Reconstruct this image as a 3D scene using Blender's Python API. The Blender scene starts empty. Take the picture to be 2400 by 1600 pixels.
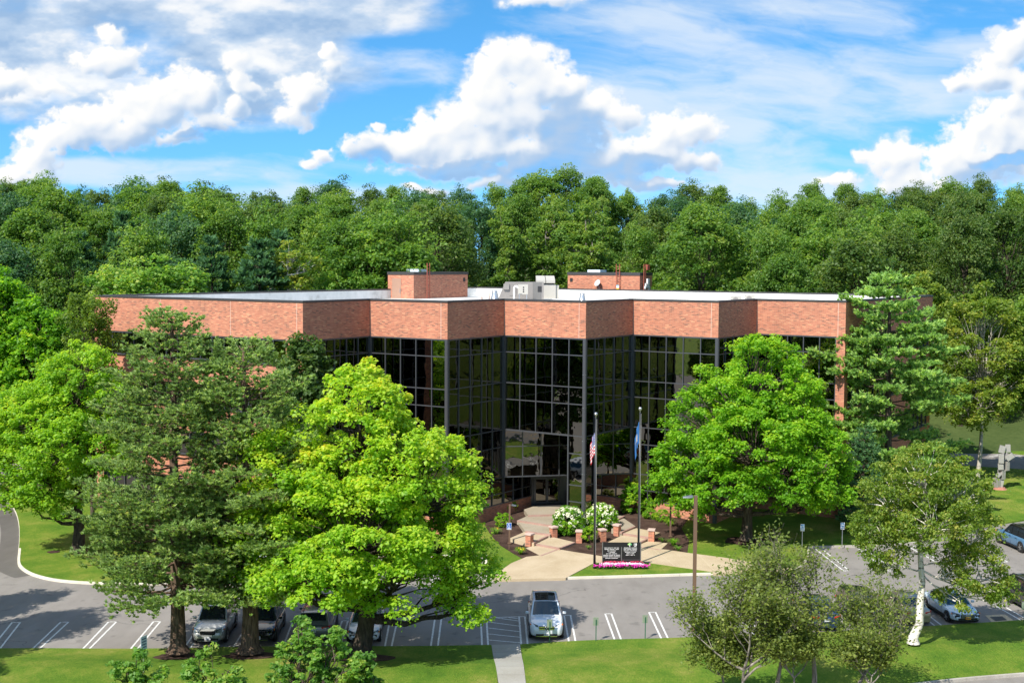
import bpy, math, random
import numpy as np
from mathutils import Vector, Matrix
from mathutils.geometry import delaunay_2d_cdt
R = math.radians
SC = bpy.context.scene
COL = SC.collection

# ------------------------------------------------------------------ camera
PITCH, ROLL, FPX, CAMZ = R(3.5425), R(0.3089), 2950.0, 21.0
cd = bpy.data.cameras.new("camera"); cam = bpy.data.objects.new("camera", cd); COL.objects.link(cam)
cd.sensor_width = 36; cd.lens = 36 * FPX / 2400; cd.clip_end = 5000; cd.clip_start = 0.5
cam.matrix_world = Matrix.Translation((0, 0, CAMZ)) @ Matrix.Rotation(R(90) - PITCH, 4, 'X') @ Matrix.Rotation(ROLL, 4, 'Z')
SC.camera = cam

# ------------------------------------------------------------------ sun, exposure
SUN_AZ, SUN_EL = R(35.3), R(46)            # the sun stands behind the camera, to the left
sd = bpy.data.lights.new("sun", 'SUN'); sun = bpy.data.objects.new("sun", sd); COL.objects.link(sun)
sd.energy = 3.3; sd.angle = R(0.53); sd.color = (1.0, 0.94, 0.84)
tosun = Vector((-math.sin(SUN_AZ) * math.cos(SUN_EL), -math.cos(SUN_AZ) * math.cos(SUN_EL), math.sin(SUN_EL)))
sun.rotation_euler = tosun.to_track_quat('Z', 'Y').to_euler()
sun.location = (-30, -40, 80)
SC.view_settings.view_transform = 'Standard'; SC.view_settings.look = 'None'
SC.view_settings.exposure = 1.22; SC.view_settings.gamma = 1; SC.view_settings.use_curve_mapping = False
SC.render.engine = 'CYCLES'
SC.cycles.max_bounces = 8; SC.cycles.diffuse_bounces = 4; SC.cycles.glossy_bounces = 4
SC.cycles.transmission_bounces = 4; SC.cycles.transparent_max_bounces = 8
SC.cycles.caustics_reflective = False; SC.cycles.caustics_refractive = False

# ------------------------------------------------------------------ node helpers
class NT:
    def __init__(s, tree): s.t = tree; s.n = tree.nodes; s.l = tree.links
    def new(s, typ, **kw):
        n = s.n.new(typ)
        for k, v in kw.items(): setattr(n, k, v)
        return n
    def put(s, sock, v):
        if v is None: return
        if hasattr(v, 'is_linked') or isinstance(v, bpy.types.NodeSocket): s.l.new(v, sock)
        else: sock.default_value = v
    def math(s, op, a, b=None, c=None, clamp=False):
        n = s.new('ShaderNodeMath', operation=op, use_clamp=clamp)
        for i, v in enumerate((a, b, c)): s.put(n.inputs[i], v)
        return n.outputs[0]
    def vmath(s, op, a, b=None, out=0):
        n = s.new('ShaderNodeVectorMath', operation=op)
        s.put(n.inputs[0], a)
        if b is not None: s.put(n.inputs['Scale'] if op == 'SCALE' else n.inputs[1], b)
        return n.outputs[out]
    def noise(s, vec, scale, detail=4, rough=.55, dist=0, col=False):
        n = s.new('ShaderNodeTexNoise'); s.put(n.inputs['Vector'], vec)
        n.inputs['Scale'].default_value = scale; n.inputs['Detail'].default_value = detail
        n.inputs['Roughness'].default_value = rough; n.inputs['Distortion'].default_value = dist
        return n.outputs[1 if col else 0]
    def ramp(s, fac, stops, interp='LINEAR'):
        n = s.new('ShaderNodeValToRGB'); n.color_ramp.interpolation = interp
        e = n.color_ramp.elements
        while len(e) < len(stops): e.new(0.5)
        for i, (p, c) in enumerate(stops):
            e[i].position = p; e[i].color = (c[0], c[1], c[2], 1) if not isinstance(c, (int, float)) else (c, c, c, 1)
        s.put(n.inputs[0], fac); return n.outputs[0]
    def mix(s, fac, a, b, blend='MIX'):
        n = s.new('ShaderNodeMix', data_type='RGBA', blend_type=blend)
        s.put(n.inputs[0], fac)
        for k, v in ((6, a), (7, b)):
            if isinstance(v, (tuple, list)): v = (v[0], v[1], v[2], 1)
            s.put(n.inputs[k], v)
        return n.outputs[2]
    def sstep(s, x, a, b):
        n = s.new('ShaderNodeMapRange', interpolation_type='SMOOTHSTEP')
        s.put(n.inputs[0], x); s.put(n.inputs[1], a); s.put(n.inputs[2], b)
        n.inputs[3].default_value = 0; n.inputs[4].default_value = 1
        return n.outputs[0]

# ------------------------------------------------------------------ sky: Sky Texture with clouds in front of it
def build_world():
    w = bpy.data.worlds.new("World"); SC.world = w; w.use_nodes = True
    T = NT(w.node_tree); T.n.clear()
    out = T.new('ShaderNodeOutputWorld'); bg = T.new('ShaderNodeBackground'); T.l.new(bg.outputs[0], out.inputs[0])
    tc = T.new('ShaderNodeTexCoord'); d = tc.outputs['Generated']
    sp = T.new('ShaderNodeSeparateXYZ'); T.l.new(d, sp.inputs[0]); x, y, z = sp.outputs
    sky = T.new('ShaderNodeTexSky', sky_type='NISHITA', sun_disc=False, sun_elevation=SUN_EL, sun_rotation=R(180) + SUN_AZ)
    sky.air_density = 1.0; sky.dust_density = 0.2; sky.ozone_density = 4.0; sky.altitude = 100
    # clear dry air: the whitish band at the horizon is kept low
    up = T.new('ShaderNodeCombineXYZ'); T.put(up.inputs[0], x); T.put(up.inputs[1], y)
    T.put(up.inputs[2], T.math('MULTIPLY_ADD', T.math('MAXIMUM', z, 0.0), 1.5, .16))
    T.put(sky.inputs[0], T.vmath('NORMALIZE', up.outputs[0]))
    hs = T.new('ShaderNodeHueSaturation'); hs.inputs['Hue'].default_value = .489; hs.inputs['Saturation'].default_value = SKY_SAT; hs.inputs['Value'].default_value = SKY_VAL
    T.l.new(sky.outputs[0], hs.inputs['Color'])
    # the computed clouds of the sector of sky in front
    rgb, a = front_clouds(); H, W = a.shape
    im = bpy.data.images.new("front_clouds", W, H, alpha=True, float_buffer=True)
    buf = np.empty((H, W, 4), np.float32); buf[..., :3] = rgb; buf[..., 3] = a
    im.alpha_mode = 'CHANNEL_PACKED'; im.colorspace_settings.name = 'Linear Rec.709'
    im.pixels.foreach_set(buf[::-1].ravel()); im.update(); im.pack()
    x0, x1, y0, y1, st = SKY_WIN
    iy = T.math('DIVIDE', 1.0, T.math('MAXIMUM', y, .2))
    U = T.math('DIVIDE', T.math('SUBTRACT', T.math('MULTIPLY_ADD', T.math('MULTIPLY', x, iy), FPX, 1200), x0), W * st)
    V = T.math('SUBTRACT', 1.0, T.math('DIVIDE', T.math('SUBTRACT', T.math('MULTIPLY_ADD', T.math('MULTIPLY', z, iy), -FPX, 618), y0), H * st))
    uv = T.new('ShaderNodeCombineXYZ'); T.put(uv.inputs[0], U); T.put(uv.inputs[1], V)
    ti = T.new('ShaderNodeTexImage', image=im, extension='CLIP', interpolation='Linear'); T.put(ti.inputs[0], uv.outputs[0])
    fa = T.math('MULTIPLY', ti.outputs[1], T.math('GREATER_THAN', y, .3))
    # broken cloud over the unseen rest of the sky, cover raised for fill light
    n1 = T.noise(T.vmath('MULTIPLY', d, (2.2, 2.2, 4.5)), 1.0, 6, .56)
    inside = T.math('MULTIPLY', T.math('MULTIPLY', T.sstep(x, -.47, -.38), T.sstep(x, .51, .42)), T.math('MULTIPLY', T.sstep(z, .27, .22), T.sstep(y, .5, .6)))
    ga = T.math('MULTIPLY', T.sstep(n1, .45, .57), T.math('SUBTRACT', 1.0, inside))
    gc = T.ramp(n1, [(.5, (.74, .84, .95)), (.62, (1, 1, .99)), (.78, (.70, .78, .88))])
    c = T.mix(ga, hs.outputs[0], T.vmath('SCALE', gc, CLOUD_LIGHT))
    c = T.mix(fa, c, T.vmath('SCALE', ti.outputs[0], CLOUD_LIGHT))
    T.l.new(c, bg.inputs[0]); bg.inputs[1].default_value = SKY_STR
    w.cycles.sampling_method = 'MANUAL'; w.cycles.sample_map_resolution = 512
SKY_STR, SKY_SAT, SKY_VAL = .15, 1.25, .72
CLOUD_LIGHT = .44 / SKY_STR          # sunlit cloud against the strength of the sky
# clouds computed on a grid of sky directions
def vnoise(u, v, seed):
    rng = np.random.RandomState(seed); T_ = rng.rand(256, 256).astype(np.float32)
    iu = np.floor(u).astype(int); iv = np.floor(v).astype(int); fu = (u - iu).astype(np.float32); fv = (v - iv).astype(np.float32)
    fu = fu * fu * fu * (fu * (fu * 6 - 15) + 10); fv = fv * fv * fv * (fv * (fv * 6 - 15) + 10)
    a = T_[iv & 255, iu & 255]; b = T_[iv & 255, (iu + 1) & 255]; c = T_[(iv + 1) & 255, iu & 255]; d = T_[(iv + 1) & 255, (iu + 1) & 255]
    return (a * (1 - fu) + b * fu) * (1 - fv) + (c * (1 - fu) + d * fu) * fv
def fbm(u, v, seed, octs=6, gain=.52):
    s = 0; a = 1; t = 0
    for k in range(octs):
        s = s + a * vnoise(u * 2 ** k + 17.3 * k, v * 2 ** k + 9.1 * k, seed + k); t += a; a *= gain
    return s / t
def worley(u, v, seed):
    rng = np.random.RandomState(seed); J = rng.rand(2, 256, 256).astype(np.float32)
    iu = np.floor(u).astype(int); iv = np.floor(v).astype(int); best = np.full(u.shape, 9, np.float32)
    for dy in (-1, 0, 1):
        for dx in (-1, 0, 1):
            cu, cv = iu + dx, iv + dy
            du = cu + J[0, cv & 255, cu & 255] - u; dv = cv + J[1, cv & 255, cu & 255] - v
            best = np.minimum(best, du * du + dv * dv)
    return 1 - np.sqrt(best)
def sst(x, a, b):
    t = np.clip((x - a) / (b - a), 0, 1); return t * t * (3 - 2 * t)
def shift(A, dx, dy, fill=0):
    B = np.full_like(A, fill); h, w = A.shape
    x0, x1 = max(0, dx), min(w, w + dx); y0, y1 = max(0, dy), min(h, h + dy)
    B[y0:y1, x0:x1] = A[y0 - dy:y1 - dy, x0 - dx:x1 - dx]; return B
SKY_WIN = (-350.0, 2750.0, -230.0, 720.0, 1.5)       # picture-sized units of direction: x0, x1, y0, y1, step
def blur(A, r):
    """three box blurs, close to a bell shape"""
    for ax in (0, 1):
        for _ in range(3):
            p = [(0, 0), (0, 0)]; p[ax] = (r + 1, r); c = np.cumsum(np.pad(A, p, 'edge').astype(np.float64), axis=ax)
            n = A.shape[ax]; A = ((np.take(c, range(2 * r + 1, 2 * r + 1 + n), ax) - np.take(c, range(0, n), ax)) / (2 * r + 1)).astype(np.float32)
    return A
def cumulus(X, Y, base, seed, step, shade=None):
    """base: smooth field > 0 inside a cloud.  Returns brightness, alpha, density."""
    wx = (fbm(X / 150, Y / 150, seed, 5) - .5) * 70 + (fbm(X / 34, Y / 34, seed + 40, 4) - .5) * 20
    wy = (fbm(X / 150, Y / 150, seed + 20, 5) - .5) * 55 + (fbm(X / 34, Y / 34, seed + 60, 4) - .5) * 20
    B = base(X + wx, Y + wy)
    b1 = worley((X + wx * .4) / 70, (Y + wy * .4) / 64, seed + 1); b2 = worley((X + wx * .5) / 34, (Y + wy * .5) / 32, seed + 2); b3 = worley((X + wx * .6) / 16, (Y + wy * .6) / 15, seed + 3)
    bill = b1 * .46 + b2 * .34 + b3 * .20
    fine = fbm(X / 26, Y / 23, seed + 5, 7, .6)
    D = B * 1.15 + .12 + (bill - .58) * 1.35 + (fine - .5) * 1.05
    Th = np.clip(D + .05, 0, 1.3)
    occ = np.zeros_like(D); w = 0
    for r in (10, 24, 44, 70, 100):
        q = max(1, int(round(r / step))); occ += shift(blur(Th, max(1, q // 3)), int(round(.5 * q)), q); w += 1.0
    occ /= w
    # rounded heads: softened relief at three sizes, lit from the upper left and from behind the viewer
    def slope(A):
        return (shift(A, -1, 0) - shift(A, 1, 0)) / (2 * step), (shift(A, 0, -1) - shift(A, 0, 1)) / (2 * step)
    lam = np.zeros_like(D); Hs = np.clip(D, -.1, 1.6)
    for r, k in ((3, 16), (7, 30), (16, 52)):
        gx, gy = slope(blur(Hs, r) * k); nz = 1 / np.sqrt(1 + gx * gx + gy * gy); lam += (gx * .45 + gy * .55 + .70) * nz / 3
    if shade is not None: occ = occ + .75 * shade(X + wx, Y + wy)
    mott = fbm(X / 60, Y / 44, seed + 9, 6)
    lit = .50 + .62 * np.clip(lam, -.4, 1) - .30 * np.clip(occ - .22, 0, 3) + (mott - .5) * .22
    lit = np.clip(lit, 0, 1.12)
    wisp = fbm(X / 55, Y / 26, seed + 13, 7, .62); alpha = np.maximum(sst(D + (fine - .5) * .5 + (wisp - .5) * .5, -.05, .70), sst(D + (wisp - .5) * 2.6, -.25, .9) * .62)
    alpha = alpha * (1 - .5 * sst(-lit, -.55, -.15))
    return lit, alpha, D
def lerp_ramp(x, stops):
    p = [s[0] for s in stops]
    return np.stack([np.interp(x, p, [s[1][i] for s in stops]) for i in range(3)], -1)
CUM = [(0, (.20, .34, .58)), (.25, (.30, .47, .72)), (.48, (.47, .62, .83)), (.68, (.80, .86, .94)), (.85, (.98, .98, .97)), (1.12, (1.06, 1.04, 1.0))]
def front_clouds():
    x0, x1, y0, y1, st = SKY_WIN
    X, Y = np.meshgrid(np.arange(x0, x1, st, dtype=np.float32), np.arange(y0, y1, st, dtype=np.float32))
    def blobs(lst, k=.22):
        def f(x, y):
            e = None
            for (bx, by, rx, ry) in lst:
                b = 1 - ((x - bx) / rx) ** 2 - ((y - by) / ry) ** 2
                b = np.maximum(b, -2.5)
                e = np.exp(b / k) if e is None else e + np.exp(b / k)
            return k * np.log(e)
        return f
    sh = blobs(sky_shade)
    lit, al, D = cumulus(X, Y, blobs(sky_blobs), 11, st, lambda x, y: 1.5 * sst(sh(x, y), -.5, .7))
    col = lerp_ramp(lit, CUM)
    # the light greying and bluing of everything low in the sky
    # layer cloud at the upper left
    f1 = fbm(X / 330, Y / 120, 71, 7, .56); f2 = fbm(X / 150, Y / 70, 83, 6, .55)
    reg = blobs([(180, 20, 560, 170), (780, 20, 330, 75), (80, 190, 320, 110), (520, 190, 330, 110), (-200, 100, 300, 250)], .3)(X, Y)
    la = sst(f1 * 1.5 + np.clip(reg, -1, .8) * .75, .55, 1.25) * .95
    lc = lerp_ramp(f2 + .15 * (f1 - .5), [(.30, (.36, .52, .75)), (.47, (.56, .69, .86)), (.60, (.86, .90, .95)), (.72, (1, 1, .99))])
    # thin ice cloud
    S = .16
    xx, yy = X + Y * .25, Y - X * .10 + 40 * (fbm(X / 260, Y / 200, 97, 3) - .5)
    g1 = fbm(xx / 420 + .8 * fbm(X / 300, Y / 160, 95, 4), yy / 95, 91, 8, .60)
    reg2 = blobs([(1800, 190, 560, 260), (2150, 60, 520, 130), (1650, 90, 260, 120), (960, 165, 260, 52), (420, 405, 420, 36), (820, 470, 400, 40), (1900, 420, 300, 90)], .3)(X, Y)
    ca = sst(g1 * 2.3 + np.clip(reg2, -1.2, .7) * .55, 0.9, 2.05) * .76
    cc = np.broadcast_to(np.array([.80, .88, .97], np.float32), col.shape)
    # mist of cloud around the cumulus
    fog = sst(D, -.9, .5) * .55 * sst(fbm(X / 90, Y / 60, 133, 6), .3, .65)
    rgb = cc * 1.0; a = ca
    def over(rgb, a, c2, a2):
        ao = a2 + a * (1 - a2)
        return (c2 * a2[..., None] + rgb * (a * (1 - a2))[..., None]) / np.maximum(ao, 1e-4)[..., None], ao
    rgb, a = over(rgb, a, lc, la)
    rgb, a = over(rgb, a, np.broadcast_to(np.array([.66, .79, .94], np.float32), col.shape), fog)
    rgb, a = over(rgb, a, col, al)
    # window edges fade into the rest of the sky
    fe = sst(X, x0, x0 + 220) * sst(-X, -x1, -x1 + 220) * sst(Y, y0, y0 + 160)
    return rgb, a * fe
sky_blobs = [
    # the tall cloud in the middle
    (1205, 150, 85, 60), (1150, 215, 80, 75), (1255, 205, 90, 80), (1310, 210, 45, 45), (1110, 280, 95, 65), (1210, 290, 140, 80), (1020, 305, 90, 48),
    (950, 340, 80, 40), (1060, 350, 150, 40), (1390, 245, 55, 50), (1340, 300, 110, 80), (1450, 275, 38, 30), (1290, 370, 150, 40),
    (1560, 315, 75, 58), (1640, 310, 60, 40), (1490, 360, 90, 50), (1590, 375, 110, 30), (1440, 420, 60, 22), (1150, 395, 260, 22), (1180, 430, 100, 18), (1390, 395, 130, 34), (1000, 440, 60, 10), (1470, 440, 80, 14), (1560, 430, 70, 12),
    # left
    (430, 225, 75, 62), (350, 255, 110, 70), (245, 300, 120, 55), (470, 250, 50, 62), (150, 335, 90, 40), (90, 385, 60, 40), (60, 430, 80, 36), (265, 145, 95, 40), (262, 88, 32, 18), (130, 225, 60, 22),
    (553, 150, 44, 34), (565, 195, 30, 36), (600, 222, 48, 22), (555, 262, 24, 34), (505, 305, 66, 26), (430, 335, 60, 24), (715, 225, 58, 44), (755, 130, 22, 22), (690, 280, 40, 28), (765, 170, 30, 26), (40, 205, 90, 34),
    # small ones
    (765, 362, 36, 14), (740, 382, 22, 10), (862, 345, 56, 34), (880, 305, 18, 12),
    # right edge
    (2350, 90, 60, 40), (2310, 130, 60, 26), (2310, 175, 80, 40), (2225, 190, 38, 24), (2390, 190, 50, 40), (2370, 270, 100, 45), (2310, 310, 100, 70), (2250, 375, 130, 52), (2090, 390, 70, 58), (2170, 430, 130, 36), (2015, 370, 26, 20), (1960, 425, 60, 18), (2400, 350, 120, 80),
    # top edge
    (1290, 0, 110, 24),
]
sky_shade = [(1330, 330, 90, 110), (1270, 390, 150, 45), (1180, 395, 220, 22), (862, 350, 44, 30), (1480, 400, 90, 40), (2370, 380, 110, 14), (470, 330, 60, 16)]
build_world()

# ------------------------------------------------------------------ where a point of the ground seen in the picture lies
_c, _s = math.cos(ROLL), math.sin(ROLL); _cp, _sp = math.cos(PITCH), math.sin(PITCH)
def at(px, py, z=0.0):
    x, y = px - 1200, py - 800
    x, y = x * _c + y * _s, -x * _s + y * _c
    t = (z - CAMZ) / (-FPX * _sp - y * _cp)
    return Vector((x * t, (FPX * _cp - y * _sp) * t, z))
def xw(px, Y): return (px - 1200) * Y / FPX          # rough world X of a picture column at distance Y
def zw(py, Y): return CAMZ - (py - 618) * Y / FPX
def sstep(x, a, b):
    t = min(1, max(0, (x - a) / (b - a))); return t * t * (3 - 2 * t)

# ------------------------------------------------------------------ objects
def tag(o, label=None, cat=None, group=None, kind=None):
    for k, v in (('label', label), ('category', cat), ('group', group), ('kind', kind)):
        if v: o[k] = v
    return o
def thing(name, label, cat, loc=(0, 0, 0), rz=0, group=None):
    o = bpy.data.objects.new(name, None); COL.objects.link(o); o.location = loc; o.rotation_euler = (0, 0, rz)
    o.empty_display_size = .3
    return tag(o, label, cat, group)
def link(name, me, mat=None, parent=None, loc=None, rot=None, scale=None):
    o = bpy.data.objects.new(name, me); COL.objects.link(o)
    if mat is not None and not me.materials: me.materials.append(mat)
    if parent: o.parent = parent
    if loc is not None: o.location = loc
    if rot is not None: o.rotation_euler = rot
    if scale is not None: o.scale = scale
    return o
def kids(o): return [c for c in o.children]
def copy_tree(o, parent=None):
    c = o.copy(); COL.objects.link(c)
    if parent: c.parent = parent
    for ch in o.children: copy_tree(ch, c)
    return c

class MB:
    """collects faces and links them as one mesh object"""
    def __init__(s, org=(0, 0, 0)): s.v = []; s.f = []; s.o = Vector(org); s.uv = {}
    def add(s, vs, fs):
        b = len(s.v); s.v += [tuple(Vector(v) - s.o) for v in vs]; s.f += [tuple(i + b for i in f) for f in fs]; return s
    def box(s, c, d, rz=0, rx=0, ry=0):
        hx, hy, hz = d[0] / 2, d[1] / 2, d[2] / 2
        M = Matrix.Rotation(rz, 3, 'Z') @ Matrix.Rotation(ry, 3, 'Y') @ Matrix.Rotation(rx, 3, 'X')
        vs = [M @ Vector((x * hx, y * hy, z * hz)) + Vector(c) for z in (-1, 1) for y in (-1, 1) for x in (-1, 1)]
        return s.add(vs, [(0, 2, 3, 1), (4, 5, 7, 6), (0, 1, 5, 4), (1, 3, 7, 5), (3, 2, 6, 7), (2, 0, 4, 6)])
    def prism(s, poly, z0, z1, bottom=True):
        n = len(poly); A = sum(poly[i][0] * poly[(i + 1) % n][1] - poly[(i + 1) % n][0] * poly[i][1] for i in range(n))
        if A < 0: poly = poly[::-1]
        vs = [(p[0], p[1], z0) for p in poly] + [(p[0], p[1], z1) for p in poly]
        fs = [(i, (i + 1) % n, n + (i + 1) % n, n + i) for i in range(n)] + [tuple(range(n, 2 * n))]
        if bottom: fs.append(tuple(range(n - 1, -1, -1)))
        return s.add(vs, fs)
    def quad(s, a, b, c, d): return s.add([a, b, c, d], [(0, 1, 2, 3)])
    def tube(s, pts, rad, n=8, cap=True):
        pts = [Vector(p) for p in pts]; k = len(pts); vs = []
        if not hasattr(rad, '__len__'): rad = [rad] * k
        up = None
        for i, p in enumerate(pts):
            t = (pts[min(i + 1, k - 1)] - pts[max(i - 1, 0)]).normalized()
            if up is None: up = Vector((0, 0, 1)) if abs(t.z) < .9 else Vector((1, 0, 0))
            a = t.cross(up).normalized(); b = a.cross(t).normalized(); up = b
            for j in range(n):
                th = 2 * math.pi * j / n; vs.append(p + (a * math.cos(th) + b * math.sin(th)) * rad[i])
        fs = [(i * n + j, i * n + (j + 1) % n, (i + 1) * n + (j + 1) % n, (i + 1) * n + j) for i in range(k - 1) for j in range(n)]
        if cap: fs += [tuple(range(n - 1, -1, -1)), tuple(range((k - 1) * n, k * n))]
        return s.add(vs, fs)
    def cyl(s, c, r, h, n=16, r2=None):
        return s.tube([c, (c[0], c[1], c[2] + h)], [r, r if r2 is None else r2], n)
    def lathe(s, c, prof, n=16):
        vs = [(c[0] + r * math.cos(2 * math.pi * j / n), c[1] + r * math.sin(2 * math.pi * j / n), c[2] + z) for r, z in prof for j in range(n)]
        k = len(prof)
        fs = [(i * n + j, i * n + (j + 1) % n, (i + 1) * n + (j + 1) % n, (i + 1) * n + j) for i in range(k - 1) for j in range(n)]
        return s.add(vs, fs + [tuple(range(n - 1, -1, -1)), tuple(range((k - 1) * n, k * n))])
    def mesh(s, name, smooth=False):
        me = bpy.data.meshes.new(name); me.from_pydata(s.v, [], s.f); me.update()
        if smooth: me.polygons.foreach_set('use_smooth', [True] * len(me.polygons))
        return me
    def build(s, name, mat, parent=None, smooth=False, loc=None, rot=None):
        return link(name, s.mesh(name, smooth), mat, parent, loc, rot)
def bevel(o, w, seg=2, ang=R(40)):
    m = o.modifiers.new("bevel", 'BEVEL'); m.width = w; m.segments = seg; m.limit_method = 'ANGLE'; m.angle_limit = ang
    return o
def np_mesh(name, V, F, mat, tint=None, smooth=False):
    """V (n,3), F (m,k) arrays; tint: one value per face"""
    me = bpy.data.meshes.new(name); n, (m, k) = len(V), F.shape
    me.vertices.add(n); me.vertices.foreach_set('co', np.ascontiguousarray(V, np.float32).ravel())
    me.loops.add(m * k); me.loops.foreach_set('vertex_index', np.ascontiguousarray(F, np.int32).ravel())
    me.polygons.add(m); me.polygons.foreach_set('loop_start', np.arange(0, m * k, k, dtype=np.int32))
    if smooth: me.polygons.foreach_set('use_smooth', np.ones(m, bool))
    if tint is not None:
        a = me.attributes.new('tint', 'FLOAT', 'FACE'); a.data.foreach_set('value', np.ascontiguousarray(tint, np.float32))
    me.update(calc_edges=True)
    if mat: me.materials.append(mat)
    return me

# ------------------------------------------------------------------ materials
MATS = {}
def mat(name, col=(.5, .5, .5), rough=.6, metal=0, spec=.5, fn=None, emit=None):
    if name in MATS: return MATS[name]
    m = bpy.data.materials.new(name); m.use_nodes = True; T = NT(m.node_tree); b = T.n['Principled BSDF']
    b.inputs['Base Color'].default_value = (*col, 1); b.inputs['Roughness'].default_value = rough
    b.inputs['Metallic'].default_value = metal; b.inputs['Specular IOR Level'].default_value = spec
    if fn: fn(T, b)
    MATS[name] = m; return m
def bump(T, b, h, dist=.02, strength=1.0):
    n = T.new('ShaderNodeBump'); n.inputs['Distance'].default_value = dist; n.inputs['Strength'].default_value = strength
    T.put(n.inputs['Height'], h); T.l.new(n.outputs[0], b.inputs['Normal'])
def wpos(T): return T.new('ShaderNodeNewGeometry').outputs['Position']
def mottled(c1, c2, scale=3, fine=40, amt=.5):
    def fn(T, b):
        p = T.new('ShaderNodeTexCoord').outputs['Object']
        f = T.math('ADD', T.math('MULTIPLY', T.noise(p, scale, 5), 1 - amt), T.math('MULTIPLY', T.noise(p, fine, 3), amt))
        T.put(b.inputs['Base Color'], T.ramp(f, [(.3, c1), (.7, c2)]))
    return fn
def brick_fn(T, b):
    geo = T.new('ShaderNodeNewGeometry'); N = geo.outputs['True Normal']; P = geo.outputs['Position']
    t = T.vmath('NORMALIZE', T.vmath('CROSS_PRODUCT', N, (0, 0, 1)))
    sp = T.new('ShaderNodeSeparateXYZ'); T.put(sp.inputs[0], P)
    cb = T.new('ShaderNodeCombineXYZ'); T.put(cb.inputs[0], T.vmath('DOT_PRODUCT', P, t, out=1)); T.put(cb.inputs[1], sp.outputs[2])
    br = T.new('ShaderNodeTexBrick'); T.put(br.inputs['Vector'], cb.outputs[0])
    br.inputs['Scale'].default_value = 1; br.inputs['Brick Width'].default_value = .31; br.inputs['Row Height'].default_value = .0677
    br.inputs['Mortar Size'].default_value = .009; br.inputs['Mortar Smooth'].default_value = .2; br.inputs['Bias'].default_value = 0
    br.inputs['Color1'].default_value = (0, 0, 0, 1); br.inputs['Color2'].default_value = (1, 1, 1, 1); br.inputs['Mortar'].default_value = (.5, .5, .5, 1)
    c = T.ramp(br.outputs[0], [(0, (.17, .080, .058)), (.07, (.19, .085, .06)), (.12, (.35, .125, .074)), (.35, (.42, .142, .082)), (.62, (.46, .165, .095)), (.86, (.50, .195, .115)), (.94, (.54, .235, .13)), (1, (.60, .30, .165))])
    n = T.noise(P, .35, 4)
    c = T.mix(1.0, c, T.ramp(n, [(.3, .86), (.7, 1.1)]), 'MULTIPLY')
    sk = T.noise(T.vmath('MULTIPLY', cb.outputs[0], (1.6, .12, 1)), 1.0, 5, .65); hi_ = T.sstep(sp.outputs[2], 15.6, 18.0)
    c = T.mix(T.math('MULTIPLY', T.math('MULTIPLY', T.sstep(sk, .50, .72), hi_), .42), c, (.13, .075, .055))
    c = T.mix(br.outputs[1], c, (.42, .255, .19))
    T.put(b.inputs['Base Color'], c)
BRICK = mat('brick_masonry', rough=.85, spec=.25, fn=brick_fn)
def asphalt_fn(k, cracks):
    def fn(T, b):
        p = wpos(T)
        big = T.noise(p, .09, 5, .6); mid = T.noise(T.vmath('MULTIPLY', p, (1, .35, 1)), .9, 5, .6); fine = T.noise(p, 38, 3)
        f = T.math('ADD', T.math('MULTIPLY', big, .4), T.math('ADD', T.math('MULTIPLY', mid, .35), T.math('MULTIPLY', fine, .25)))
        c = T.ramp(f, [(.34, (.165 * k, .151 * k, .138 * k)), (.5, (.215 * k, .199 * k, .183 * k)), (.66, (.26 * k, .242 * k, .225 * k))])
        if cracks:
            q = T.vmath('ADD', p, T.vmath('SCALE', T.noise(p, .6, 4, col=True), 2.2))
            v = T.new('ShaderNodeTexVoronoi', feature='DISTANCE_TO_EDGE'); T.put(v.inputs[0], q); v.inputs['Scale'].default_value = .10
            cr = T.math('MULTIPLY', T.math('LESS_THAN', v.outputs[0], .0035), T.math('GREATER_THAN', T.noise(p, .12, 2), .52))
            c = T.mix(T.math('MULTIPLY', cr, .5), c, (.05 * k, .05 * k, .05 * k))
            oil = T.sstep(T.noise(p, .9, 4, .6), .58, .70)
            c = T.mix(T.math('MULTIPLY', oil, .34), c, (.06, .058, .055))
        T.put(b.inputs['Base Color'], c); bump(T, b, fine, .01, .5)
    return fn
ASPHALT = mat('worn_asphalt', rough=.9, spec=.2, fn=asphalt_fn(.98, True))
ASPHALT_NEW = mat('new_asphalt', rough=.85, spec=.25, fn=asphalt_fn(.52, False))
def grass_fn(T, b):
    p = wpos(T)
    big = T.noise(p, .13, 5, .62); mid = T.noise(T.vmath('MULTIPLY', p, (1, .75, 1)), .55, 6, .66); fine = T.noise(T.vmath('MULTIPLY', p, (1, .5, 1)), 9, 5, .7)
    f = T.math('ADD', T.math('MULTIPLY', big, .38), T.math('ADD', T.math('MULTIPLY', mid, .38), T.math('MULTIPLY', fine, .24)))
    c = T.ramp(f, [(.37, (.062, .150, .012)), (.45, (.105, .205, .018)), (.51, (.155, .240, .026)), (.57, (.235, .275, .046)), (.65, (.36, .32, .10))])
    c = T.mix(T.math('MULTIPLY', T.sstep(T.noise(p, 14, 4, .7), .53, .66), .45), c, (.060, .120, .012))
    c = T.mix(T.math('MULTIPLY', T.sstep(T.noise(p, 21, 2), .66, .72), .35), c, (.30, .25, .12))
    T.put(b.inputs['Base Color'], c)
    bump(T, b, T.math('ADD', fine, T.noise(p, 30, 4, .7)), .10, .9)
GRASS = mat('mown_grass', rough=.9, spec=.15, fn=grass_fn)
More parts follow.
